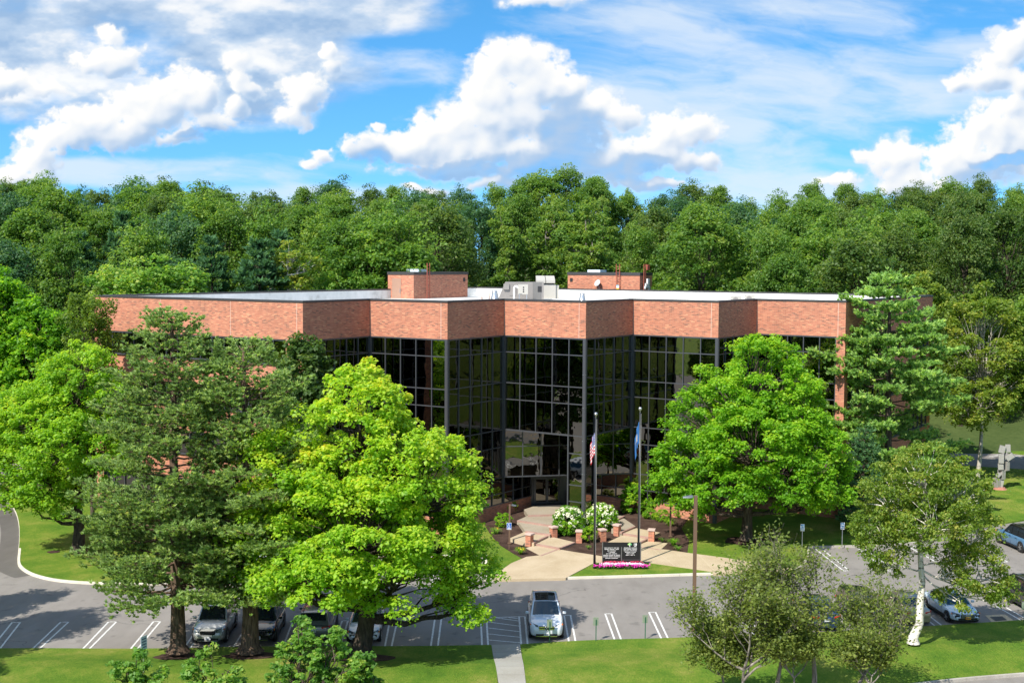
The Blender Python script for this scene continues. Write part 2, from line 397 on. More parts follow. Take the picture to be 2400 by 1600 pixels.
def mulch_fn(T, b):
    p = wpos(T); v = T.new('ShaderNodeTexVoronoi'); T.put(v.inputs[0], T.vmath('MULTIPLY', p, (1, 1.6, 1))); v.inputs['Scale'].default_value = 14
    f = T.math('ADD', T.math('MULTIPLY', T.noise(p, 22, 5, .7), .6), T.math('MULTIPLY', T.noise(p, 1.1, 3), .4))
    T.put(b.inputs['Base Color'], T.ramp(f, [(.36, (.030, .018, .014)), (.5, (.062, .038, .030)), (.64, (.115, .075, .058))])); bump(T, b, f, .08)
MULCH = mat('bark_mulch', rough=.95, spec=.1, fn=mulch_fn)
def aggregate_fn(k):
    def fn(T, b):
        p = wpos(T); v = T.new('ShaderNodeTexVoronoi'); T.put(v.inputs[0], p); v.inputs['Scale'].default_value = 38
        f = T.math('ADD', T.math('MULTIPLY', v.outputs[0], .30), T.math('ADD', T.math('MULTIPLY', T.noise(p, 26, 4), .45), T.math('MULTIPLY', T.noise(p, .5, 4), .35)))
        T.put(b.inputs['Base Color'], T.ramp(f, [(.30, (.30 * k[0], .225 * k[1], .135 * k[2])), (.5, (.46 * k[0], .365 * k[1], .235 * k[2])), (.7, (.58 * k[0], .48 * k[1], .335 * k[2]))])); bump(T, b, f, .006)
    return fn
TAN = mat('exposed_aggregate', rough=.85, spec=.2, fn=aggregate_fn((.88, .88, .90)))
WALKGREY = mat('grey_walk', rough=.9, spec=.2, fn=aggregate_fn((.62, .74, 1.0)))
TANW = mat('weathered_aggregate', rough=.85, spec=.2, fn=aggregate_fn((.66, .71, .82)))
PINK = mat('pink_step_edge', rough=.8, spec=.2, fn=mottled((.27, .165, .14), (.42, .28, .235), 2, 30))
KERBW = mat('pale_kerb', rough=.8, spec=.2, fn=mottled((.50, .46, .38), (.72, .68, .58), 1.2, 20))
KERBG = mat('granite_kerb', rough=.8, spec=.2, fn=mottled((.26, .24, .21), (.52, .49, .44), 1.2, 25))
def paint_fn(T, b):
    p = wpos(T); f = T.noise(p, 9, 5, .7)
    T.put(b.inputs['Base Color'], T.ramp(f, [(.36, (.26, .255, .24)), (.47, (.58, .58, .56)), (.62, (.74, .74, .72))]))
PAINT = mat('white_road_paint', rough=.7, spec=.3, fn=paint_fn)
YELLOW = mat('yellow_road_paint', (.62, .36, .03), .7)
def glass_fn(T, b):
    p = T.new('ShaderNodeTexCoord').outputs['Object']; oi = T.new('ShaderNodeObjectInfo')
    q = T.vmath('ADD', p, T.vmath('SCALE', oi.outputs['Location'], 3.1))
    bump(T, b, T.noise(q, .9, 2, .5), .018, .45)
    T.put(b.inputs['Base Color'], T.mix(oi.outputs['Random'], (.165, .160, .150), (.235, .226, .208)))
GLASS = mat('bronze_mirror_glass', (.17, .155, .13), .012, 1.0, fn=glass_fn)
DARKM = mat('dark_bronze_metal', (.105, .110, .125), .36, .55)
CAPM = mat('charcoal_coping', (.060, .058, .060), .45, .3)
def roof_fn(T, b):
    p = wpos(T); sp = T.new('ShaderNodeSeparateXYZ'); T.put(sp.inputs[0], p)
    u = T.vmath('DOT_PRODUCT', p, (.831, -.556, 0), out=1); seam = T.math('LESS_THAN', T.math('ABSOLUTE', T.math('SUBTRACT', T.math('FRACT', T.math('MULTIPLY', u, .5)), .5)), .012)
    n = T.math('ADD', T.math('MULTIPLY', T.noise(p, .16, 5, .65), .6), T.math('MULTIPLY', T.noise(p, 1.4, 5), .4))
    c = T.ramp(n, [(.34, (.44, .44, .42)), (.46, (.64, .65, .64)), (.6, (.74, .74, .73))]); T.put(b.inputs['Base Color'], T.mix(T.math('MULTIPLY', seam, .45), c, (.40, .40, .39)))
ROOFW = mat('white_roof_membrane', rough=.6, spec=.3, fn=roof_fn)
JOINT = mat('pale_joint', (.55, .42, .36), .8)
BLACK = mat('black_paint', (.008, .008, .009), .35)
BROWNP = mat('brown_pole_paint', (.135, .082, .055), .5)
GALV = mat('galvanised_metal', (.55, .57, .60), .35, .9)
WHITEP = mat('white_paint', (.78, .78, .77), .4)

# ------------------------------------------------------------------ the office building: a square block whose near corner steps back in a saw-tooth
U = Vector((math.cos(R(-33.82)), math.sin(R(-33.82)), 0)); V = Vector((-U.y, U.x, 0))      # U along the sunlit faces, V along the shaded ones
S = 7.65
P1 = Vector((-15.51, 93.21, 0))
def cor(u, v, z=0): return P1 + U * u + V * v + Vector((0, 0, z))
CORN = [cor(-23.9, 0), cor(0, 0), cor(0, S), cor(S, S), cor(S, 2 * S), cor(2 * S, 2 * S), cor(2 * S, 3 * S), cor(3 * S, 3 * S), cor(3 * S, 4 * S), cor(4 * S, 4 * S), cor(4 * S, 4 * S + 25), cor(-23.9, 4 * S + 25)]
ZCAP, ZT, ZB, ZROOF, ZG = 18.16, 18.01, 15.22, 17.10, 0.30
BL = CORN[5].copy(); BL.z = 0
bld = thing('office_building', 'red brick office building with dark mirrored glass and a saw-tooth front', 'office building', BL)
def M_(): return MB(BL)
ct = Vector((0, 0, 0))
def inset(poly, d):
    n = len(poly); out = []
    for i in range(n):
        a, b, c = poly[i - 1], poly[i], poly[(i + 1) % n]
        e1 = (b - a).normalized(); e2 = (c - b).normalized(); n1 = Vector((-e1.y, e1.x, 0)); n2 = Vector((-e2.y, e2.x, 0))
        k = (n1 + n2) / max(.3, 1 + n1.dot(n2)); out.append(b + k * d)
    return out
RING = CORN                                     # runs counter-clockwise: inside is to the left
INN = inset(RING, .38)
def lift(p, z): return Vector((p.x, p.y, z))
# brick band of every face (a closed box each), coping pieces, inner white face of the parapet
for i in range(len(RING)):
    a, b, ai, bi = RING[i], RING[(i + 1) % len(RING)], INN[i], INN[(i + 1) % len(RING)]
    zb = ZB if i < 10 else .2
    m = M_(); m.add([lift(a, zb), lift(b, zb), lift(bi, zb), lift(ai, zb), lift(a, ZT), lift(b, ZT), lift(bi, ZT), lift(ai, ZT)],
                    [(0, 1, 5, 4), (3, 2, 1, 0), (4, 5, 6, 7)]); m.build('brick_wall', BRICK, bld)
    o1 = inset(RING, -.05); i1 = inset(RING, .42)
    m = M_(); q = [o1[i], o1[(i + 1) % 12], i1[(i + 1) % 12], i1[i]]
    m.add([lift(p, ZT + .003) for p in q] + [lift(p, ZCAP) for p in q], [(0, 1, 5, 4), (4, 5, 6, 7), (2, 3, 7, 6), (3, 2, 1, 0)]); m.build('coping', CAPM, bld)
    m = M_(); i2 = inset(RING, .40)
    m.quad(lift(i2[(i + 1) % 12], ZROOF), lift(i2[i], ZROOF), lift(i2[i], ZT), lift(i2[(i + 1) % 12], ZT)); m.build('parapet_lining', ROOFW, bld)
m = M_(); m.prism([tuple(p) for p in inset(RING, .40)], ZROOF - .3, ZROOF, False); m.build('roof', ROOFW, bld)
# pale movement joints in the brick band
def joint(p, n, z0, z1):
    m = M_(); t = Vector((-n.y, n.x, 0)); c = p + n * .004
    m.add([lift(c - t * .018, z0), lift(c + t * .018, z0), lift(c + t * .018, z1), lift(c - t * .018, z1)], [(0, 1, 2, 3)]); m.build('movement_joint', JOINT, bld)
NB, ND = -V, U                                   # outward normals of sunlit and shaded faces
for k in (1, 2, 3, 4):
    joint(cor(k * S - .62, k * S), NB, ZB, ZT)
    joint(cor((k - 1) * S + .03, k * S), NB, ZB, ZT)
for u in (-15.6, -7.6, -.62): joint(cor(u, 0), NB, ZB, ZT)
m = M_(); c = cor(0, 0); a = cor(-1.75, 0) + NB * .004
m.quad(lift(a, 15.2), lift(c + NB * .004, 15.2), lift(c + NB * .004, 15.225), lift(a, 15.225)); m.build('movement_joint', JOINT, bld)

ROWS = [15.14, 13.87, 11.38, 10.04, 7.55, 6.15, 3.66, 2.35, 1.50]
_cache = {}
def pane_mesh(w, h):
    k = (round(w, 3), round(h, 3))
    if k not in _cache: _cache[k] = MB().box((0, 0, 0), (w, .03, h)).mesh('pane')
    return _cache[k]
def bar_mesh(w, d, h, nm='mullion'):
    k = (nm, round(w, 3), round(d, 3), round(h, 3))
    if k not in _cache: _cache[k] = MB().box((0, 0, 0), (w, d, h)).mesh(nm)
    return _cache[k]
rp = random.Random(4)
hidden = M_()
def curtain(p0, p1, cols, rows, depth=.10, vis=lambda c, r: True, skip=lambda c, r: False, vbars=True, hang=None):
    """glass wall between two ground points; rows: heights from top to bottom"""
    d = (p1 - p0); L = d.length; t = d.normalized(); n = Vector((t.y, -t.x, 0)); ang = math.atan2(t.y, t.x)
    w = L / cols
    for c in range(cols):
        for r in range(len(rows) - 1):
            if skip(c, r): continue
            z1, z0 = rows[r], rows[r + 1]; mid = p0 + t * (w * (c + .5)) - n * depth
            if vis(c, r):
                o = link('pane', pane_mesh(w - .05, z1 - z0 - .05), GLASS, bld, Vector((mid.x, mid.y, (z0 + z1) / 2)) - BL,
                         (R(rp.uniform(-.22, .22)), R(0), ang + R(rp.uniform(-.28, .28))))
            else: hidden.box((mid.x, mid.y, (z0 + z1) / 2), (w - .05, .03, z1 - z0 - .05), ang)
    if vbars:
        for c in range(cols + 1):
            rs = [r for r in range(len(rows) - 1) if not (skip(min(c, cols - 1), r) and skip(max(c - 1, 0), r))]
            if not rs: continue
            z1, z0 = rows[rs[0]], rows[rs[-1] + 1]; q = p0 + t * (w * c) - n * (depth - .035)
            link('mullion', bar_mesh(.075, .11, z1 - z0), DARKM, bld, Vector((q.x, q.y, (z0 + z1) / 2)) - BL, (0, 0, ang))
    for r in range(len(rows)):
        cs = [c for c in range(cols) if not (skip(c, min(r, len(rows) - 2)) and skip(c, max(r - 1, 0)))]
        if not cs: continue
        a, b = w * cs[0], w * (cs[-1] + 1); q = p0 + t * ((a + b) / 2) - n * (depth - .032)
        link('transom', bar_mesh(b - a - .004, .10, .075, 'transom'), DARKM, bld, Vector((q.x, q.y, rows[r])) - BL, (0, 0, ang))
# the eight saw-tooth faces
faces = [(CORN[i], CORN[i + 1]) for i in range(1, 9)]
VIS = [lambda c, r: r < 2, lambda c, r: r < 4, lambda c, r: True, lambda c, r: True, lambda c, r: True, lambda c, r: c < 4 or r < 3, lambda c, r: r < 2, lambda c, r: r < 4]
nothing = lambda c, r: False
for k, (a, b) in enumerate(faces):
    sk = nothing; rows = ROWS
    if k == 3: sk = lambda c, r: c < 4 and r >= 4; rows = ROWS[:-1] + [.55]
    if k == 4: sk = lambda c, r: c > 0 and r >= 4; rows = ROWS[:-1] + [.55]
    a2, b2 = a, b; cols = 5
    if k == 0: a2 = a + V * .78
    if k == 7: b2 = b - U * .78
    curtain(a2, b2, cols, rows, vis=VIS[k], skip=sk)
    if k not in (3, 4):
        t = (b - a).normalized(); n = Vector((t.y, -t.x, 0)); m = M_()
        q = [a, b, b - n * .3, a - n * .3]; m.prism([tuple(p) for p in q], ZG - .6, 1.46, False); m.build('base_wall', BRICK, bld)
    # dark head strip right under the brick
    t = (b2 - a2).normalized(); n = Vector((t.y, -t.x, 0)); ang = math.atan2(t.y, t.x); q = (a2 + b2) / 2 - n * .07
    link('head_trim', bar_mesh((b2 - a2).length - .01, .13, .10, 'head_trim'), DARKM, bld, Vector((q.x, q.y, 15.165)) - BL, (0, 0, ang))
hidden.build('lower_glazing', GLASS, bld)['kind'] = 'stuff'
# corner posts
for k in range(1, 9):
    p = CORN[k + 0] if k > 1 else None
    if p is None: continue
    out = (NB + ND) if k % 2 == 1 else -(NB + ND)
    outer = k in (3, 5, 7)
    m = M_()
    if outer: q = p + (NB + ND).normalized() * -.17; z0 = .1
    else: q = p + (NB + ND).normalized() * .02; z0 = .3 if k not in (4, 6) else 3.6
    m.box((q.x, q.y, (z0 + 15.2) / 2), (.26 if outer else .22, .26 if outer else .22, 15.2 - z0), R(-33.82)); m.build('corner_post', DARKM, bld)
    if outer and k == 5:
        for z in (4.6, 7.2, 9.8, 12.4): MB(BL).box((q.x, q.y, z), (.275, .275, .03), R(-33.82)).build('post_collar', GALV, bld)
# brick piers at the ends of the glass, to the ground
for (q, zt) in (([cor(-1.75, 0), cor(0, 0), cor(0, .76), cor(-1.75, .76)], ZB), ([cor(4 * S - .74, 4 * S), cor(4 * S, 4 * S), cor(4 * S, 4 * S + .8), cor(4 * S - .74, 4 * S + .8)], ZB)):
    M_().prism([tuple(p) for p in q], -.2, zt, False).build('brick_pier', BRICK, bld)
# side wings: window strips between brick bands
def wing(p0, p1, zs, n, vis):
    t = (p1 - p0).normalized(); nn = Vector((t.y, -t.x, 0)); bands = []
    edges = [ZB] + [z for pr in zs for z in pr] + [-.2]
    for j in range(1, len(edges) - 1, 2):
        zt, zb = edges[j + 1], edges[j + 2] if j + 2 < len(edges) else -.2
        q = [p0, p1, p1 - nn * .3, p0 - nn * .3]; M_().prism([tuple(x) for x in q], zb, zt, True).build('brick_wall', BRICK, bld)
    for j, (z1, z0) in enumerate(zs):
        curtain(p0, p1, n, [z1 - .04, z0 + .04], .12, (lambda c, r: vis) if j == 0 else (lambda c, r: False))
        q = (p0 + p1) / 2 + nn * .03
        link('sill', bar_mesh((p1 - p0).length, .22, .07, 'sill'), DARKM, bld, Vector((q.x, q.y, z0 - .0)) - BL, (0, 0, math.atan2(t.y, t.x)))
hidden = M_()
WZ = [(15.18, 13.30), (11.35, 9.45), (7.5, 5.6), (3.65, 1.75)]
wing(cor(-23.9 + .9, 0), cor(-1.75, 0), WZ, 16, True)
wing(cor(4 * S, 4 * S + .8), cor(4 * S, 4 * S + 24), WZ, 17, True)
for q in ([cor(-23.9, 0), cor(-23.0, 0), cor(-23.0, .9), cor(-23.9, .9)], [cor(4 * S, 4 * S + 24), cor(4 * S, 4 * S + 25), cor(4 * S - .9, 4 * S + 25), cor(4 * S - .9, 4 * S + 24)]):
    M_().prism([tuple(p) for p in q], -.2, ZB, False).build('brick_pier', BRICK, bld)
hidden.build('lower_glazing', GLASS, bld)['kind'] = 'stuff'
# solid dark core so that nothing shows through the glass line
core = inset(RING, .75)
M_().prism([tuple(p) for p in core], 7.7, 16.8).build('inner_core', BLACK, bld)
# recessed entrance under the near corner
P4, P5, P6 = CORN[4], CORN[5], CORN[6]; AX = (U - V).normalized()          # AX points out of the corner
ch = (P6 - P4); T4 = ch.normalized()
q1 = P4 + U * (S * .8); q2 = P5 + V * (S * .2)
qi1, qi2, qc = q1 + V * (S * .2), q2 - U * (S * .2), P5 - U * (S * .2) + V * (S * .2)
M_().prism([tuple(p) for p in [P4, q1, qc, q2, P6]], 7.50, 7.62).build('soffit', DARKM, bld)
curtain(P4 + T4 * .05, P6 - T4 * .05, 7, [7.5, 6.15, 3.66], .02)
for a, b in ((qc, q1), (q2, qc)):
    curtain(b, a, 1, [7.5, 6.15, 3.66, 2.35, .55], .02) if a is qc else curtain(b, a, 1, [7.5, 6.15, 3.66, 2.35, .55], -.02)
M_().prism([tuple(p) for p in (q1 + NB * -.12, P5 - (NB + ND) * .1, q2 - ND * .12, qc)], .2, .54).build('bay_floor', DARKM, bld)
# lower level set back behind the upper panels
DW = 4.18
l0 = P4 + V * DW; r0 = P6 - U * DW
M_().prism([tuple(p) for p in [P4, P6, r0, l0]], 3.60, 3.72).build('soffit', DARKM, bld)
curtain(P4 + V * .1, l0, 3, [3.6, 2.35, 1.50], .05)
curtain(r0, P6 - U * .1, 3, [3.6, 2.35, 1.50], .05)
for a, b in ((P4, l0), (r0, P6)):
    t = (b - a).normalized(); n = Vector((t.y, -t.x, 0)); M_().prism([tuple(p) for p in (a, b, b - n * .3, a - n * .3)], -.2, 1.46, False).build('base_wall', BRICK, bld)
# double door and its frame
ang = math.atan2(T4.y, T4.x); ZL = .78
M_().prism([tuple(p) for p in (l0 - AX * .1, r0 - AX * .1, r0 - AX * .3, l0 - AX * .3)], .2, 3.6).build('back_wall', DARKM, bld)
d0 = l0 + T4 * .30
for k in range(2):
    c = d0 + T4 * (.52 + k * 1.06) + AX * .02
    dr = MB((0, 0, 0))
    for (x, z, w, h) in ((-.46, 1.1, .09, 2.2), (.46, 1.1, .09, 2.2), (0, .09, .83, .18), (0, 2.14, .83, .12)): dr.box((x, 0, z), (w, .05, h))
    dob = dr.build('door', DARKM, bld, loc=Vector((c.x, c.y, ZL)) - BL, rot=(0, 0, ang))
    link('door_glass', pane_mesh(.84, 1.9), GLASS, dob, (0, .01, 1.13))
    MB().box((.34 if k == 0 else -.34, -.06, 1.05), (.03, .05, .5)).build('handle', GALV, dob)
for x in (.0 - .04, 1.04 - .0, 2.16):
    c = d0 + T4 * x + AX * .05; M_().box((c.x, c.y, ZL + 1.25), (.09, .12, 2.5), ang).build('door_jamb', DARKM, bld)
c = d0 + T4 * 1.05 + AX * .05; M_().box((c.x, c.y, ZL + 2.30), (2.2, .12, .14), ang).build('door_head', DARKM, bld)
p = d0 + T4 * 3.0 + AX * .55
bin_ = thing('trash_bin', 'black round litter bin beside the entrance doors', 'bin', (p.x - .0, p.y, ZL - .02))
MB().lathe((0, 0, 0), [(.27, 0), (.30, .1), (.31, .85), (.29, .88)], 16).build('body', BLACK, bin_, True)
MB().lathe((0, 0, .88), [(.32, 0), (.32, .05), (.22, .16), (.0, .20)], 16).build('lid', BLACK, bin_, True)

# ------------------------------------------------------------------ roof-top rooms (parts of the building)
BROWN_D = mat('tan_metal_door', (.33, .20, .145), .5)
LOUV = mat('dark_louvre', (.02, .02, .022), .6)
def penthouse(o, du, dv, door_on):
    root = link('roof_room', MB(BL).prism([tuple(o), tuple(o + U * du), tuple(o + U * du + V * dv), tuple(o + V * dv)], ZROOF, 19.72).mesh('roof_room'), BRICK, bld)
    e = .06
    ps = [o - U * e - V * e, o + U * (du + e) - V * e, o + U * (du + e) + V * (dv + e), o - U * e + V * (dv + e)]
    M_().prism([tuple(x) for x in ps], 19.70, 20.02).build('coping', CAPM, root)
    c = o + U * du * .35 + V * dv * .35
    M_().box((c.x, c.y, 20.16), (1.7, 1.5, .30), R(-33.8)).build('skylight', mat('skylight_plastic', (.62, .72, .80), .2), root)
    return root
# left room: sunlit face 3.2 m, shaded face 9 m
o = at(907, 698.6, ZROOF); o = at(969.5, 700.4, ZROOF) - U * 3.6
pr = penthouse(o, 3.6, 10.0, 0)
c = o + U * 1.25 - V * .03; M_().box((c.x, c.y, ZROOF + 1.1), (1.25, .05, 2.2), R(-33.82)).build('roof_door', BROWN_D, pr)
c = o + U * 1.78 - V * .08; M_().box((c.x, c.y, ZROOF + .85), (.06, .08, .42), R(-33.82)).build('door_handle', GALV, pr)
c = o + U * 3.63 + V * 9.3; M_().box((c.x, c.y, 19.1), (.04, .36, .42), R(-33.82)).build('vent_grille', LOUV, pr)
LO = o
o2 = at(1499, 699.2, ZROOF) - U * 9.6
pr2 = penthouse(o2, 9.6, 3.0, 1)
c = o2 + U * 9.63 + V * 2.0; M_().box((c.x, c.y, ZROOF + 1.1), (.05, 1.15, 2.2), R(-33.82)).build('roof_door', BROWN_D, pr2)
c = o2 + U * .5 - V * .02; M_().box((c.x, c.y, 19.1), (.36, .04, .42), R(-33.82)).build('vent_grille', LOUV, pr2)
RUST = mat('red_oxide_steel', (.34, .085, .055), .6)
def ladder(base, t, n, label, h=3.9):
    ang = math.atan2(t.y, t.x)
    la = thing('roof_ladder', label, 'ladder', (base.x, base.y, ZROOF), ang, 'red ladders fixed to the roof rooms')
    for s in (-.23, .23): MB().box((s, 0, h / 2), (.06, .06, h)).build('rail', RUST, la)
    for k in range(1, int(h / .3)): link('rung', bar_mesh(.40, .03, .03, 'rung'), RUST, la, (0, 0, k * .3))
    return la
ladder(LO + U * 3.85 + V * 2.3, V, U, 'red steel ladder on the shaded side of the roof room with the skylight, left one')
ladder(o2 + U * 6.9 - V * .25, U, -V, 'red steel ladder carrying small white and yellow notices on the roof room wall')
ladder(o2 + U * 9.85 + V * .75, V, U, 'short red ladder hung with antenna boxes at the roof room corner')
c = o2 + U * 6.9 - V * .30
sg = thing('ladder_notice', 'small white and yellow notice hanging on the red roof ladder', 'sign', (c.x, c.y, 18.1), R(-33.82))
MB().box((0, 0, .32), (.34, .02, .34)).build('upper_plate', WHITEP, sg); MB().box((0, 0, -.08), (.34, .02, .36)).build('lower_plate', mat('yellow_sign_paint', (.75, .48, .01), .5), sg)
MB().box((0, -.012, .43), (.34, .006, .10)).build('blue_band', mat('sky_blue_paint', (.10, .45, .62), .5), sg)
# dish
c = o2 + U * 4.35 - V * .45
ds = thing('satellite_dish', 'grey round satellite dish on the sunlit wall of the roof room', 'satellite dish', (c.x, c.y, 17.2), R(-33.82))
m = MB(); n = 18
pr_ = [(0, 0), (.16, .015), (.30, .05), (.42, .11), (.42, .125), (.30, .07), (.16, .035), (0, .02)]
GREYD = mat('dish_grey', (.50, .53, .56), .45)
d_ = MB().lathe((0, 0, 0), pr_, 18).build('reflector', GREYD, ds, True, (0, 0, 1.55), (R(-60) - R(0), 0, R(-18)))
d_.rotation_euler = (R(62), 0, R(-15))
MB().tube([(.1, .25, 0), (.1, .25, .9), (.05, .05, 1.45)], .025, 6).build('mast', GREYD, ds)
MB().tube([(0, -.02, 1.3), (.05, -.45, 1.28), (.05, -.5, 1.38)], .018, 6).build('feed_arm', GREYD, ds)
# antenna boxes at the right corner
c = o2 + U * 9.95 + V * .95
an = thing('antenna_cluster', 'pale antenna boxes and cables bunched on the corner of the roof room', 'antenna', (c.x, c.y, ZROOF), R(-33.82 + 90))
for (x, z, w, h) in ((.15, 1.75, .42, 1.0), (-.30, 1.45, .22, .55), (-.52, 1.25, .16, .3), (-.45, .75, .22, .36), (.42, 1.1, .16, .55)):
    MB().box((x, -.12, z), (w, .2, h)).build('equipment_box', mat('pale_grey_paint', (.60, .61, .62), .45), an)
MB().tube([(-.5, -.1, .3), (-.9, -.5, .5), (-1.4, -.8, .42), (-1.6, -1.0, 0)], .02, 6).build('cable', BLACK, an)
for x in (-.1, .25): MB().box((x + .12, -.1, 3.55), (.28, .12, .62)).build('red_antenna_panel', RUST, an)
# plant on the roof
GREYM = mat('unit_grey_paint', rough=.5, fn=mottled((.20, .185, .175), (.25, .235, .225), .6, 8)); PALE = mat('unit_cream_paint', (.40, .385, .35), .5)
def roof_at(px, Y): return Vector((xw(px, Y), Y, ZROOF))
c = roof_at(1222, 137)
ahu = thing('air_handler', 'long grey air handling unit with a sloped end on the roof', 'air conditioner', c, R(2))
MB().box((.3, 0, .95), (4.1, 2.0, 1.9)).build('casing', GREYM, ahu)
MB().add([(-1.75, -1, 0), (-1.75, -1, 1.9), (-2.55, -1, .0), (-1.75, 1, 0), (-1.75, 1, 1.9), (-2.55, 1, 0)], [(0, 1, 2), (3, 5, 4), (1, 4, 5, 2), (0, 2, 5, 3)]).build('intake_hood', GREYM, ahu)
MB().box((1.9, -1.03, 1.15), (.42, .05, .62)).build('louvre', LOUV, ahu)
MB().box((-1.7, -1.1, 1.4), (.62, .22, .62)).build('control_box', GREYM, ahu)
MB().box((-1.0, -1.02, 1.0), (.70, .05, 1.1)).build('access_panel', GREYM, ahu); MB().box((1.62, -1.015, .95), (.92, .04, 1.86)).build('end_panel', mat('unit_dark_grey', (.15, .145, .14), .5), ahu)
c = roof_at(1225, 134.5)
wu = thing('condenser_box', 'white box with three round ports in front of the grey roof unit', 'air conditioner', c, R(2))
MB().box((0, 0, 1.15), (1.05, .5, 1.05)).build('casing', PALE, wu)
for z in (.9, 1.12, 1.36): MB().tube([(.05, -.27, z), (.05, -.25, z)], .08, 10).build('port', LOUV, wu)
for s in (-.4, .4): MB().box((s, 0, .31), (.06, .4, .62)).build('leg', GALV, wu)
c = roof_at(1279, 141)
cu = thing('exhaust_unit', 'tall cream roof unit with a two part hood at its top', 'air conditioner', c, R(2))
MB().box((.1, 0, .8), (1.9, 1.4, 1.6)).build('casing', PALE, cu); MB().box((1.15, .1, .75), (.5, 1.2, 1.5)).build('side_duct', PALE, cu)
for s in (-.62, .45): MB().add([(s - .5, -.9, 1.75), (s + .5, -.9, 1.75), (s + .5, .7, 1.6), (s - .5, .7, 1.6), (s - .5, -.9, 2.05), (s + .5, -.9, 2.05), (s + .5, .7, 2.55), (s - .5, .7, 2.55)], [(0, 1, 5, 4), (1, 2, 6, 5), (2, 3, 7, 6), (3, 0, 4, 7), (4, 5, 6, 7), (3, 2, 1, 0)]).build('hood', PALE, cu)
for (px, Y, lab, h, r) in ((1159, 132, 'shiny flared vent stack beside the grey air handler', .85, .42), (1364, 131.5, 'small shiny vent cap standing alone before the roof room', .62, .36)):
    v = thing('roof_vent', lab, 'vent', roof_at(px, Y)); MB().lathe((0, 0, 0), [(r * 1.15, 0), (r, .1), (r * .72, h), (r * .72, h + .15)], 16).build('cone', GALV, v, True); MB().lathe((0, 0, h + .15), [(r * .8, 0), (r * .8, .06), (.0, .08)], 16).build('cap', GALV, v)
for (px, Y, lab, rot) in ((1725, 121.5, 'smaller condenser unit with a grey fan side at the roof edge', .1), (1757, 126, 'larger beige condenser unit behind the smaller one on the roof', .0)):
    v = thing('condenser_unit', lab, 'air conditioner', roof_at(px, Y) , rot, 'condenser units on the roof')
    MB().box((0, 0, .52), (.95, .42, .78)).build('casing', PALE, v); MB().tube([(-.12, -.22, .52), (-.12, -.20, .52)], .27, 16).build('fan_grille', GREYM, v)
    for s in (-.35, .35): MB().box((s, 0, .065), (.07, .42, .13)).build('foot', LOUV, v)
pp = thing('roof_pipe', 'white curved pipe on the roof by the right roof room corner', 'pipe', roof_at(1480, 133))
MB().tube([(-.3, 0, 0), (-.28, 0, .4), (-.1, 0, .72), (.25, 0, .82), (.6, 0, .8)], .09, 8).build('pipe', WHITEP, pp)
v = thing('roof_vent', 'white gooseneck vent pipe beside the white box with ports', 'vent', roof_at(1204, 133.5)); MB().tube([(0, 0, 0), (0, 0, 1.3), (.1, 0, 1.5), (.3, 0, 1.52), (.4, 0, 1.3)], .09, 8).build('pipe', WHITEP, v)
for (px, Y, h, r, lab) in ((1146, 133, .75, .05, 'thin brown vent pipe standing on the white roof near the shiny stack'), (1129, 132, .4, .06, 'short brown vent pipe on the white roof by the left roof room')):
    v = tag(MB().cyl((0, 0, 0), r, h, 8).build('roof_vent', BROWN_D), lab, 'vent'); v.location = roof_at(px, Y)

# ------------------------------------------------------------------ terrain, lawns, road surface
def hill(x, y):
    return 13.5 * sstep(y, 135, 232) + 3 * sstep(y, 230, 420) + .6 * math.sin(x * .05) * sstep(y, 140, 200)
def struct(o): o['kind'] = 'structure'; return o
xs = np.linspace(-700, 700, 90); ys = np.concatenate([np.linspace(-260, 130, 14), np.linspace(140, 260, 14), np.linspace(300, 2600, 12)])
Vt = np.array([(x, y, hill(x, y) - .12) for y in ys for x in xs]); nx = len(xs)
Ft = np.array([(j * nx + i, j * nx + i + 1, (j + 1) * nx + i + 1, (j + 1) * nx + i) for j in range(len(ys) - 1) for i in range(nx - 1)])
FOREST = mat('forest_floor', rough=.95, spec=.1, fn=mottled((.035, .060, .016), (.085, .115, .035), .12, 2))
struct(link('ground', np_mesh('ground', Vt, Ft, FOREST, smooth=True)))
struct(MB().prism([(-110, 36), (120, 36), (120, 176), (-110, 176)], -.35, 0).build('parking_lot', ASPHALT))
PARK = bpy.data.objects['parking_lot']

def patch(name, poly, hfun, step, mt, skirt=.3):
    """a lawn or bed: polygon filled with a grid of points at their own heights, plus its edge"""
    poly = [Vector((p[0], p[1])) for p in poly]; pts = []
    for i, p in enumerate(poly):
        q = poly[(i + 1) % len(poly)]; k = max(1, int((q - p).length / step))
        pts += [p.lerp(q, j / k) for j in range(k)]
    nb = len(pts); x0 = min(p.x for p in pts); x1 = max(p.x for p in pts); y0 = min(p.y for p in pts); y1 = max(p.y for p in pts)
    def inside(x, y):
        c = False
        for i in range(nb):
            a, b = pts[i], pts[i - 1]
            if (a.y > y) != (b.y > y) and x < (b.x - a.x) * (y - a.y) / (b.y - a.y) + a.x: c = not c
        return c
    g = [Vector((x, y)) for x in np.arange(x0 + step * .37, x1, step) for y in np.arange(y0 + step * .41, y1, step) if inside(x, y)]
    vs, es, fs, *_ = delaunay_2d_cdt(pts + g, [(i, (i + 1) % nb) for i in range(nb)], [list(range(nb))], 1, 1e-5)
    m = MB(); base = [(v.x, v.y, hfun(v.x, v.y)) for v in vs]
    m.add(base, [f if (vs[f[1]] - vs[f[0]]).cross(vs[f[2]] - vs[f[0]]) > 0 else f[::-1] for f in fs])
    ring = [(p.x, p.y, hfun(p.x, p.y)) for p in pts]; low = [(p.x, p.y, -.1) for p in pts]
    m.add(ring + low, [(i, (i + 1) % nb, nb + (i + 1) % nb, nb + i) for i in range(nb)])
    o = m.build(name, mt, smooth=False); return o
